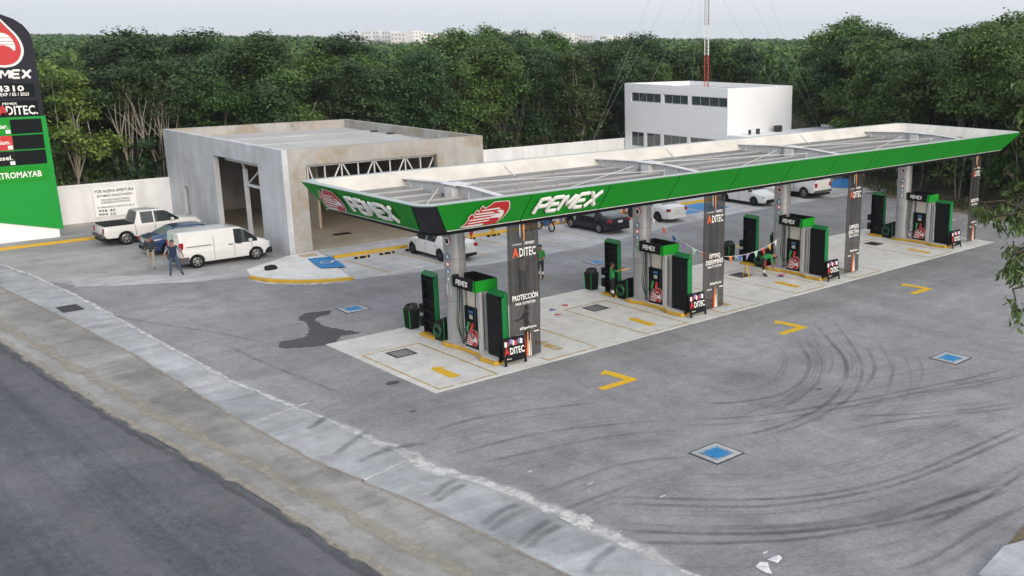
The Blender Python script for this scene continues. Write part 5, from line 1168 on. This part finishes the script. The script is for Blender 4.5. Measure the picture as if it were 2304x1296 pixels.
# ================================================================== PEOPLE
def person(label, loc, hd, shirt, pants, J={}, h=1.72, sleeve=None, band=False, forearm='skin', cap=None):
    s = h/1.72
    P = dict(pel=(0, 0, .94), sp=(0, 0, 1.12), ch=(0, 0, 1.31), nk=(0, 0, 1.455), hb=(.015, 0, 1.535), hm=(.025, 0, 1.615), ht=(.012, 0, 1.685))
    for q, e_ in (('L', 1), ('R', -1)):
        P.update({'hp'+q: (0, e_*.095, .90), 'kn'+q: (.02, e_*.105, .50), 'an'+q: (-.01, e_*.11, .09), 'to'+q: (.16, e_*.13, .045), 'sh'+q: (0, e_*.175, 1.395), 'el'+q: (-.03, e_*.25, 1.13), 'wr'+q: (.05, e_*.27, .90), 'ha'+q: (.07, e_*.27, .81)})
    P.update(J); rad = dict(pel=.135, sp=.125, ch=.145, nk=.055, hb=.07, hm=.088, ht=.06)
    for q in 'LR': rad.update({'hp'+q: .085, 'kn'+q: .058, 'an'+q: .043, 'to'+q: .036, 'sh'+q: .062, 'el'+q: .045, 'wr'+q: .031, 'ha'+q: .034})
    E = [('pel', 'sp'), ('sp', 'ch'), ('ch', 'nk'), ('nk', 'hb'), ('hb', 'hm'), ('hm', 'ht')]
    for q in 'LR': E += [('pel', 'hp'+q), ('hp'+q, 'kn'+q), ('kn'+q, 'an'+q), ('an'+q, 'to'+q), ('ch', 'sh'+q), ('sh'+q, 'el'+q), ('el'+q, 'wr'+q), ('wr'+q, 'ha'+q)]
    names = list(P); me = bpy.data.meshes.new('p'); me.from_pydata([tuple(c*s for c in P[k]) for k in names], [(names.index(a), names.index(b_)) for a, b_ in E], [])
    ob = bpy.data.objects.new('p', me); COL.objects.link(ob); md = ob.modifiers.new('s', 'SKIN'); md.use_smooth_shade = True
    for k, sv in zip(names, me.skin_vertices[0].data):
        r_ = rad[k]*s; fx = (.80, 1.12) if k in ('pel', 'sp', 'ch') else (1, 1)
        r_ *= 1.18; sv.radius = (r_*fx[0], r_*fx[1]); sv.use_root = k == 'pel'
    sb = ob.modifiers.new('u', 'SUBSURF'); sb.levels = 1; sb.render_levels = 1
    out = ev_mesh(ob); bpy.data.objects.remove(ob)
    def cat_(a, b_):
        k = a+b_
        if 'ha' in b_ or ('wr' in b_): return forearm if 'ha' not in b_ else 'skin'
        if a[:2] in ('nk', 'hb', 'hm'): return 'skin'
        if b_[:2] == 'to': return 'shoe_black'
        if b_[:2] in ('kn', 'an', 'hp'): return pants
        if b_[:2] == 'el': return sleeve or shirt
        return shirt
    mats = list(dict.fromkeys([cat_(a, b_) for a, b_ in E])); 
    if band: mats.append('band_white')
    seg = [(Vector(P[a])*s, Vector(P[b_])*s, mats.index(cat_(a, b_)), (a, b_)) for a, b_ in E]
    for m_ in mats: out.materials.append(MAT[m_])
    for p in out.polygons:
        c = p.center; best = None
        for a, b_, mi, nm in seg:
            d = b_-a; t_ = max(0, min(1, (c-a).dot(d)/d.length_squared)); q = (c-(a+d*t_)).length - rad[nm[1]]*s*.55
            if best is None or q < best[0]: best = (q, mi, nm, t_)
        p.material_index = best[1]; p.use_smooth = True
        if band and best[2][1][:2] == 'an' and .35 < best[3] < .7: p.material_index = mats.index('band_white')
    bd = out
    # fingers
    fb = MB()
    for q, e_ in (('L', 1), ('R', -1)):
        w_, ha = Vector(P['wr'+q])*s, Vector(P['ha'+q])*s; d = (ha-w_).normalized(); sd_ = d.cross(Vector((0, 1, 0))).normalized() if abs(d.y) < .9 else Vector((1, 0, 0)); inn = Vector((0, -e_, 0))
        for k, ln in enumerate((.075, .085, .08, .062)):
            o_ = ha + sd_*(.027-.018*k)*s; fb.tube([o_, o_+d*ln*.55*s, o_+d*ln*s+inn*.02*s], [.0095*s, .009*s, .006*s], 6)
        o_ = w_.lerp(ha, .55)+sd_*.032*s; fb.tube([o_, o_+(d*.03+sd_*.022)*s, o_+(d*.065+sd_*.02)*s], [.011*s, .010*s, .007*s], 6)
    b2 = bmesh.new(); b2.from_mesh(bd); o_ = len(b2.verts); vs = [b2.verts.new(v_) for v_ in fb.v]; b2.verts.index_update()
    for f_ in fb.f:
        q = b2.faces.new([vs[i] for i in f_]); q.material_index = mats.index('skin'); q.smooth = True
    b2.to_mesh(bd); b2.free()
    t = thing('person', label, 'person', (loc[0], loc[1], loc[2] if len(loc) > 2 else .01), hd)
    link('body', bd, t)
    hm, ht, hb = (Vector(P[k])*s for k in ('hm', 'ht', 'hb')); up_ = (ht-hb).normalized(); fw = Vector((1, 0, 0)); fw = (fw-up_*fw.dot(up_)).normalized(); sd_ = up_.cross(fw)
    Mh = Matrix(((fw.x, sd_.x, up_.x, hm.x), (fw.y, sd_.y, up_.y, hm.y), (fw.z, sd_.z, up_.z, hm.z), (0, 0, 0, 1))) @ Matrix.Scale(s, 4)
    hr = MB(); hr.lathe([(.101, -.045), (.104, .0), (.099, .045), (.075, .085), (.035, .105), (.001, .108)], 14)
    hr.v = [tuple(Mh @ Vector((x-.012 if z > 0 else x*.9-.03, y*.95, z+.012+(.03 if x > .05 else 0)))) for x, y, z in hr.v]; hr.build('cap' if cap else 'hair', cap or 'hair', t, smooth=60)
    fc = MB(); fc.add([tuple(Mh @ Vector(p)) for p in ((.078, -.014, -.02), (.078, .014, -.02), (.112, 0, -.022), (.082, 0, .018))], [(0, 1, 2), (0, 2, 3), (1, 3, 2)])
    for e_ in (-1, 1): fc.lathe([(.001, -.03), (.014, -.02), (.014, .02), (.001, .03)], 6, 0, Mh @ Matrix.Translation((.0, e_*.09, -.012)))
    fc.build('nose_and_ears', 'skin', t)
    ey = MB()
    for e_ in (-1, 1): ey.lathe([(.001, -.006), (.010, 0), (.001, .006)], 6, 0, Mh @ Matrix.Translation((.082, e_*.032, .012)))
    ey.add([tuple(Mh @ Vector(p)) for p in ((.084, -.022, -.045), (.084, .022, -.045), (.082, .018, -.053), (.082, -.018, -.053))], [(0, 1, 2, 3)]); ey.build('eyes_and_mouth', 'shoe_black', t)
    return t
SL = .017
person('man in dark shirt and khaki trousers walking away toward the blue saloon', (16.92, 54.56, .012), R(70), 'shirt_dark', 'pants_khaki', dict(knL=(.13, .10, .50), anL=(.16, .11, .09), toL=(.33, .12, .045), knR=(-.02, -.10, .49), anR=(-.20, -.11, .13), toR=(-.05, -.12, .045), elL=(.02, .26, 1.14), wrL=(.17, .22, .98), haL=(.22, .20, .92), elR=(-.02, -.26, 1.14), wrR=(.15, -.22, .98), haR=(.2, -.2, .92)), 1.73)
person('man in navy shirt with grey sleeves and jeans standing legs apart behind the van', (17.23, 52.33, .012), R(-112), 'shirt_navy', 'pants_jeans', dict(knL=(.0, .20, .50), anL=(-.03, .30, .09), toL=(.12, .36, .045), knR=(.0, -.15, .50), anR=(0, -.19, .09), toR=(.16, -.22, .045), elL=(0, .34, 1.18), wrL=(.02, .42, .95), haL=(.04, .42, .86), elR=(.0, -.33, 1.16), wrR=(.03, -.40, .92), haR=(.05, -.40, .83)), 1.76, sleeve='sleeve_grey')
person('station attendant in green shirt standing on the asphalt right of the proteccion banner', (29.6, 39.4, .01), R(-150), 'shirt_green', 'pants_dark', dict(elL=(.02, .24, 1.14), wrL=(.18, .14, 1.02), haL=(.24, .08, 1.0), elR=(.02, -.24, 1.14), wrR=(.18, -.12, 1.02), haR=(.24, -.06, 1.0)), 1.68, band=True)
person('station attendant in green shirt reaching to the second column by the black box', (29.62, 34.15, SL), R(-25), 'shirt_green', 'pants_dark', dict(elR=(.20, -.22, 1.30), wrR=(.42, -.20, 1.42), haR=(.50, -.20, 1.45), elL=(.0, .25, 1.14)), 1.62, band=True)
person('station attendant in green shirt bending down beside the third island', (37.75, 32.1, SL), R(-40), 'shirt_green', 'pants_dark', dict(pel=(-.10, 0, .90), sp=(.05, 0, 1.02), ch=(.25, 0, 1.08), nk=(.38, 0, 1.08), hb=(.45, 0, 1.05), hm=(.52, 0, 1.01), ht=(.58, 0, .96), hpL=(-.10, .095, .87), hpR=(-.10, -.095, .87), knL=(-.03, .11, .48), knR=(-.06, -.11, .48), shL=(.30, .17, 1.05), shR=(.30, -.17, 1.05), elL=(.36, .18, .78), wrL=(.42, .12, .54), haL=(.44, .11, .45), elR=(.36, -.18, .78), wrR=(.42, -.1, .54), haR=(.44, -.08, .45)), 1.70, band=True)
person('man in pale shirt and jeans seen through the leftmost hanging banner', (27.7, 38.3, .01), R(-120), 'shirt_pale', 'pants_jeans', {}, 1.75)
person('man in dark jacket behind the foot of the leftmost hanging banner', (22.25, 30.55, SL), R(160), 'shirt_dark', 'pants_dark', dict(elR=(.12, -.26, 1.16), wrR=(.30, -.2, 1.1), haR=(.38, -.18, 1.1)), 1.66, sleeve='band_white')
ws = thing('wet_floor_sign', 'yellow and black folded floor sign by the bending attendant', 'floor sign', (37.15, 32.75, SL), R(30))
for s_ in (-1, 1): MB().prism([(-.15, 0), (.15, 0), (.10, .62), (-.10, .62)], -.012, 0, 0, frame((0, s_*.14, 0), (-s_*-1, 0, 0) if s_ > 0 else (1, 0, 0), (0, -s_*.2, .98))).build('panel', 'kerb_yellow', ws)
fx_ = thing('fire_extinguisher', 'red fire extinguisher with black hose beside the third column', 'fire extinguisher', (39.0, 33.15, .17))
MB().lathe([(.08, 0), (.08, .42), (.05, .50), (.025, .53)], 14).build('cylinder', 'red', fx_, smooth=40); box('valve', 'trim_black', fx_, -.05, .05, -.02, .02, .531, .60); MB().tube([(.04, 0, .57), (.12, 0, .45), (.10, 0, .2)], .012, 6).build('hose', 'hose_black', fx_)

# ================================================================== TREES
def leaf_mesh(name, C, Nrm, S, mat, asp=.55, fold=.12):
    n = len(C); t = rng.normal(size=(n, 3)); Nrm = Nrm/np.linalg.norm(Nrm, axis=1, keepdims=True)
    u = t-(t*Nrm).sum(1, keepdims=True)*Nrm; u /= np.linalg.norm(u, axis=1, keepdims=True); v = np.cross(Nrm, u); S = S[:, None]
    V = np.stack([C-u*S*.5, C+v*S*asp*.5-Nrm*S*fold, C+u*S*.5, C-v*S*asp*.5-Nrm*S*fold], 1).reshape(-1, 3)
    me = bpy.data.meshes.new(name); me.vertices.add(4*n); me.vertices.foreach_set('co', V.astype(np.float32).ravel())
    me.loops.add(4*n); me.loops.foreach_set('vertex_index', np.arange(4*n, dtype=np.int32))
    me.polygons.add(n); me.polygons.foreach_set('loop_start', np.arange(0, 4*n, 4, dtype=np.int32)); me.materials.append(MAT[mat]); me.update(calc_edges=True); return me
def sph(n): d = rng.normal(size=(n, 3)); return d/np.linalg.norm(d, axis=1, keepdims=True)
def crown(name, lobes, per, mat, size, clump=26):
    C = []; N = []; S = []
    for (c, r, fl) in lobes:
        k = max(3, int(per*(r/1.6)**2/clump)); dirs = sph(k); dirs[:, 2] = np.where(dirs[:, 2] < -.35, -dirs[:, 2], dirs[:, 2])
        cc = np.array(c)+dirs*(r*rng.uniform(.55, 1.02, (k, 1)))*np.array([1, 1, fl])          # twig ends
        pts = np.repeat(cc, clump, 0)+rng.normal(size=(k*clump, 3))*np.array([.36, .36, .20])*(r/1.6)
        nr = np.repeat(dirs, clump, 0)*.45+np.array([0, 0, .65])+rng.normal(size=pts.shape)*.45
        C.append(pts); N.append(nr); S.append(rng.uniform(size[0], size[1], len(pts)))
    return leaf_mesh(name, np.vstack(C), np.vstack(N), np.hstack(S), mat)
def tree_var(H, R_, mat, barkm, nl=10, base=.38, per=900, stems=2, size=(.15, .33)):
    lobes = []
    for k in range(nl):
        a = random.uniform(0, 6.28); rr_ = R_*math.sqrt(random.uniform(.05, 1))*.75; z = H*(base+.14+(.86-base-.10)*random.random())
        r = random.uniform(.9, 1.55)*R_/2.6; rr_ *= 1-.45*max(0, (z/H-.72)/.28); lobes.append(((rr_*math.cos(a), rr_*math.sin(a), min(z, H-r*.8)), r, .8))
    lobes.append(((random.uniform(-.4, .4), random.uniform(-.4, .4), H-1.0), 1.1*R_/2.6, .8))
    cm = crown('crown', lobes, per, mat, size)
    b = MB()
    for s_ in range(stems):
        a = random.uniform(0, 6.28); lean = random.uniform(.3, 1.3)*R_/2.6; x, y = .25*math.cos(a)*(s_ > 0), .25*math.sin(a)*(s_ > 0)
        P = [(x, y, -.1)]; r0 = random.uniform(.055, .10)*H/10
        for k in range(1, 7):
            f = k/6; P.append((x+lean*f**1.4*math.cos(a)+random.gauss(0, .10), y+lean*f**1.4*math.sin(a)+random.gauss(0, .10), H*.74*f))
        b.tube(P, [r0*(1-.75*i/6) for i in range(7)], 7)
        for k in range(5):
            lb = random.choice(lobes)[0]; q = Vector(P[random.randint(2, 4)]); m_ = q.lerp(Vector(lb), .5)+Vector((random.gauss(0, .2), random.gauss(0, .2), random.uniform(.0, .5)))
            b.tube([q, m_, lb], [r0*.48, r0*.32, r0*.12], 5)
    return cm, b.mesh('trunk', barkm)
VAR = [tree_var(10.2, 2.7, 'leaf_mid', 'bark_pale', 14, .22), tree_var(10.6, 2.9, 'leaf_dark', 'bark_dark', 15, .20, stems=2), tree_var(9.6, 2.4, 'leaf_lime', 'bark_pale', 11, .25, per=800), tree_var(11.2, 3.0, 'leaf_mid', 'bark_dark', 16, .25), tree_var(9.4, 2.5, 'leaf_dark', 'bark_dark', 13, .12, stems=3), tree_var(10.0, 2.6, 'leaf_mid', 'bark_dark', 14, .10, stems=2), tree_var(10.4, 2.6, 'leaf_mid', 'bark_pale', 10, .50, stems=2), tree_var(9.8, 2.5, 'leaf_dark', 'bark_pale', 9, .54, stems=3)]
BUSH = []
for k, m_ in enumerate(('leaf_dark', 'leaf_mid', 'leaf_dark')):
    lobes = [((random.uniform(-1.0, 1.0), random.uniform(-1.0, 1.0), random.uniform(.5, 1.9)), random.uniform(.6, 1.0), .9) for _ in range(6)]
    b = MB()
    for _ in range(5): a = random.uniform(0, 6.28); b.tube([(0, 0, -.1), (.3*math.cos(a), .3*math.sin(a), .9), (.8*math.cos(a), .8*math.sin(a), 1.9)], [.04, .03, .012], 5)
    BUSH.append((crown('crown', lobes, 420, m_, (.18, .36), 18), b.mesh('trunk', 'bark_dark')))
def put_tree(var, x, y, sc, rz, label, name='forest_tree', cat='tree', group='forest edge trees'):
    t = thing(name, label, cat, (x, y, -.06), rz, group); t.scale = (sc[0], sc[0], sc[1])
    for nm, me in (('crown', var[0]), ('trunk', var[1])):
        o = bpy.data.objects.new(nm, me); COL.objects.link(o); o.parent = t
    return t
def along(poly, step, jit, seed):
    r_ = random.Random(seed); out = []; carry = 0
    for a, b_ in zip(poly[:-1], poly[1:]):
        a = Vector(a); b_ = Vector(b_); L = (b_-a).length; d = (b_-a)/L; s_ = carry
        while s_ < L:
            p = a+d*s_; out.append((p.x+r_.gauss(0, jit), p.y+r_.gauss(0, jit))); s_ += step*r_.uniform(.8, 1.2)
        carry = s_-L
    return out
tr_rng = random.Random(21)
SEG = [('behind the wall left of the store', [(7, 73.0), (23, 73.0)], 1.0), ('behind the concrete store', [(25, 72.8), (37, 72.8)], 1.05), ('behind the wall between store and office', [(39, 72.3), (60, 72.3)], 1.03), ('behind the white office', [(62.5, 73), (73, 73), (78, 68)], 1.06), ('along the dirt bank', [(79, 62), (76.5, 56), (71.5, 49.5), (67.5, 42), (65.2, 34.5), (63.6, 27)], 1.13)]
for (where, poly, hs_) in SEG:
    ps = along(poly, 2.7, .45, len(where)); n = len(ps)
    for i, (x, y) in enumerate(ps):
        v_ = tr_rng.choice([0, 0, 1, 2, 3, 4, 4, 5, 5, 5, 6, 7]); s_ = tr_rng.uniform(.82, 1.08)*hs_
        put_tree(VAR[v_], x, y, (s_*tr_rng.uniform(.9, 1.1), s_), tr_rng.uniform(0, 6.28), 'leafy tree, %s from the left %s' % (ordinal(i+1), where))
    ps = along(poly, 2.1, .5, len(where)+1)
    for i, (x, y) in enumerate(ps):
        dx, dy = (1.6, -.6) if 'dirt bank' in where else (0, 0); y += 0 if 'dirt bank' in where else tr_rng.uniform(.5, 2.0)
        v_ = tr_rng.choice(BUSH); s_ = tr_rng.uniform(1.0, 1.9)
        put_tree(v_, x+dx*tr_rng.uniform(.2, 1.2), y+dy*tr_rng.uniform(-.6, .8), (s_ if 'dirt bank' in where else min(s_, 1.3), s_*1.15), tr_rng.uniform(0, 6.28), 'dark bush, %s from the left %s' % (ordinal(i+1), where), 'forest_bush', 'bush', 'forest edge bushes')
for row, (off, step) in enumerate(((3.6, 3.0), (7.6, 3.4), (12.5, 3.8))):
    for (where, poly, hs_) in SEG:
        pl2 = [(x+(off if 'dirt' in where else 0)*1.0, y+(off if 'dirt' not in where else -off*.25)) for x, y in poly]
        if row and 'left of' in where: pl2[0] = (pl2[0][0]-2, pl2[0][1])
        for (x, y) in along(pl2, step, .7, row*7+len(where)):
            v_ = tr_rng.choice([0, 1, 3, 3, 4, 5, 2, 1]); s_ = tr_rng.uniform(.82, 1.10)*hs_
            put_tree(VAR[v_], x, y, (s_*tr_rng.uniform(1., 1.2), s_), tr_rng.uniform(0, 6.28), 'deep-wood tree, only its crown top showing %s' % where, group='trees deeper in the wood')
put_tree(VAR[1], 9.0, 72.5, (1.15, 1.22), 1.0, 'tallest tree standing directly behind the black price sign', group='forest edge trees')
# far forest: one mass to the horizon
C = []; S = []; N = []
fdir = np.array([math.cos(yaw), math.sin(yaw)]); rdir = np.array([math.sin(yaw), -math.cos(yaw)])
def far_patch(d0, d1, step, k, size, hlo, hhi):
    d = d0
    while d < d1:
        s_ = -.76*d
        while s_ < .46*d:
            p = fdir*(d+rng.uniform(-.4, .4)*step)+rdir*(s_+rng.uniform(-.4, .4)*step); s_ += step
            if p[1] < 88 and p[0] < 84: continue
            px_ = 1563+2312*(p@rdir)/(p@fdir); low = 780 < px_ < 1430
            h = rng.uniform(hlo, hhi)*((.72 if d > 190 else .93) if low else 1.0); dirs = sph(k); dirs[:, 2] = np.abs(dirs[:, 2])
            rad_ = step*.62*rng.uniform(.8, 1.15)
            C.append(np.array([p[0], p[1], h-rad_*.8])+dirs*np.array([rad_, rad_, rad_*.8])*rng.uniform(.75, 1.05, (k, 1))); N.append(dirs+rng.normal(size=dirs.shape)*.35); S.append(rng.uniform(size*.7, size*1.3, k))
        d += step
far_patch(92, 190, 5.0, 240, .62, 8.4, 10.6); far_patch(190, 420, 8.0, 130, 1.3, 8.2, 10.4); far_patch(420, 1150, 17, 70, 3.0, 7.5, 10.3)
fw_ = link('far_forest', leaf_mesh('far_forest', np.vstack(C), np.vstack(N), np.hstack(S), 'leaf_mid', .8)); struct(fw_, 'stuff'); fw_['label'] = 'distant forest canopy stretching to the horizon'
# grass tufts on the dirt bank
n = 2600; t_ = rng.random(n); bx_ = np.interp(t_, [0, .4, .7, 1], [60.3, 62.6, 64.6, 68.5]); by_ = np.interp(t_, [0, .4, .7, 1], [22, 36, 43.8, 50.5])
C = np.stack([bx_+rng.uniform(.3, 3.2, n), by_+rng.normal(0, .5, n), rng.uniform(.02, .22, n)], 1); N = rng.normal(size=(n, 3)); N[:, 2] *= .3
gr = link('bank_grass', leaf_mesh('bank_grass', C, N, rng.uniform(.15, .40, n), 'grass', .3)); struct(gr, 'stuff')

# foreground tree at the right edge: trunk outside the view, boughs hanging in
random.seed(77)
nt_ = thing('near_tree', 'near tree with drooping compound leaves hanging in at the right edge', 'tree', (16.4, 3.6, -.02))
b = MB(); O = Vector((16.4, 3.6, 0)); b.tube([(0, 0, -.1), (-.15, .1, 3), (-.5, .4, 6), (-.7, .6, 9), (-.6, .6, 12.5)], [.24, .20, .16, .11, .04], 10)
tips = []
def bough(p0, p1, n, sp):
    p0 = Vector(p0)-O; p1 = Vector(p1)-O; m_ = p0.lerp(p1, .55)+Vector((0, 0, .35)); P = [Vector(q) for q in catmull([p0, m_, p1], 8)]
    b.tube(P, [.045*(1-.85*i/(len(P)-1))+.006 for i in range(len(P))], 6)
    for k in range(n):
        q = P[min(len(P)-1, int(len(P)*random.uniform(.35, 1.0)))]; e = q+Vector((random.gauss(0, sp), random.gauss(0, sp), random.gauss(-.08, sp*.6)))
        b.tube([q, q.lerp(e, .5)+Vector((0, 0, .08)), e], [.012, .009, .004], 5); tips.append((q, e))
bough((15.8, 4.15, 8.9), (11.75, 6.25, 9.34), 24, .27); bough((15.7, 4.2, 9.2), (11.6, 5.85, 8.95), 24, .26); bough((15.8, 4.1, 8.2), (11.55, 5.80, 8.52), 22, .22); bough((15.9, 4.0, 10.2), (13.6, 7.0, 10.6), 18, .30); bough((15.8, 4.1, 7.4), (12.2, 5.6, 8.1), 14, .22)
bough((15.7, 4.1, 11.6), (16.6, 5.2, 12.9), 16, .4); bough((15.8, 4.1, 10.0), (17.9, 4.9, 10.9), 16, .4); bough((15.7, 4.1, 11.0), (17.5, 6.5, 11.8), 16, .4); bough((15.8, 4.0, 10.5), (18.5, 2.5, 11.0), 12, .4); bough((15.7, 4.0, 11.5), (14.0, 2.0, 12.0), 12, .4)
b.build('trunk', 'bark_dark', nt_, smooth=60)
V = []
LC = []; LN = []; LS = []; LU = []
for (q, e) in tips:
    for k in range(11):
        c = q.lerp(e, .2+.8*k/10)
        for s_ in range(4):
            LC.append(c+Vector((random.gauss(0, .05), random.gauss(0, .05), -.05+random.gauss(0, .04)))); LN.append(Vector((random.gauss(0, .5), random.gauss(0, .5), .8))); LS.append(random.uniform(.075, .155)); LU.append(Vector((random.gauss(0, .6), random.gauss(0, .6), -.9)))
lv = MB()
for c, nn, s_, u in zip(LC, LN, LS, LU):
    u = u.normalized(); v_ = u.cross(nn).normalized(); nn = v_.cross(u)
    lv.add([c, c+u*s_*.35+v_*s_*.16+nn*.01, c+u*s_*.7+v_*s_*.13, c+u*s_, c+u*s_*.7-v_*s_*.13, c+u*s_*.35-v_*s_*.16+nn*.01], [(0, 1, 2, 3, 4, 5)])
lv.build('crown', 'leaf_near', nt_)

# ================================================================== DISTANT TOWN
cr_ = random.Random(12)
R2 = Vector((math.sin(yaw), -math.cos(yaw), 0)); F2 = Vector((math.cos(yaw), math.sin(yaw), 0))
def far_at(px, d): return F2*d + R2*((px-1563.43)/2311.69*d*1.03)
px = 835; k = 0
while px < 1420:
    d = cr_.uniform(720, 860); w_ = cr_.uniform(5, 12); h = cr_.uniform(11.6, 14.4) if 860 < px < 1330 else cr_.uniform(10.6, 12.6); p = far_at(px, d)
    t = thing('town_block', 'small pale apartment block on the horizon, %s from the left in the distant town' % ordinal(k+1), 'building', (p.x, p.y, 0), yaw-PI2+cr_.uniform(-.4, .4), 'distant town buildings')
    box('walls', cr_.choice(['city_white_hazed', 'city_white_hazed', 'city_grey_hazed', 'city_beige_hazed']), t, -w_/2, w_/2, 0, 9, 0, h)
    for fl in range(3):
        for q in range(int(w_/2.6)): box('window', 'city_window_hazed', t, -w_/2+.7+q*2.6, -w_/2+1.9+q*2.6, -.05, .02, h-1.9-fl*2.8, h-.8-fl*2.8)
    if cr_.random() < .6: box('roof_tank', 'city_grey_hazed', t, -.8, .8, 2, 3.6, h, h+1.1)
    px += w_/d*2312*cr_.uniform(.75, 1.35); k += 1
for i, (px, d, h) in enumerate(((866, 640, 19.5), (1146, 680, 24.5), (366, 600, 20), (420, 620, 16))):
    p = far_at(px, d); t = thing('far_antenna', ['thin antenna above the left end of the distant town', 'tallest thin antenna above the middle of the distant town', 'thin antenna on the horizon above the left forest', 'short antenna on the horizon above the left forest'][i], 'antenna', (p.x, p.y, 0))
    MB().tube([(0, 0, 0), (0, 0, h)], [.30, .10], 5).build('pole', 'city_grey_hazed', t); MB().tube([(-.5, 0, h*.86), (.5, 0, h*.86)], .12, 4).build('cross_arm', 'city_grey_hazed', t)

# ================================================================== HAZE
hz = MB().box(-1600, 1600, -1600, 1600, -1.06, 36).build('haze', 'wire'); hz['kind'] = 'stuff'; hz.data.materials.clear()
hm = bpy.data.materials.new('haze'); hm.use_nodes = True; hm.node_tree.nodes.clear()
pv = hm.node_tree.nodes.new('ShaderNodeVolumePrincipled'); pv.inputs['Color'].default_value = (.80, .86, .95, 1); pv.inputs['Density'].default_value = .00017; pv.inputs['Anisotropy'].default_value = .2
ho = hm.node_tree.nodes.new('ShaderNodeOutputMaterial'); hm.node_tree.links.new(pv.outputs[0], ho.inputs['Volume']); hz.data.materials.append(hm)
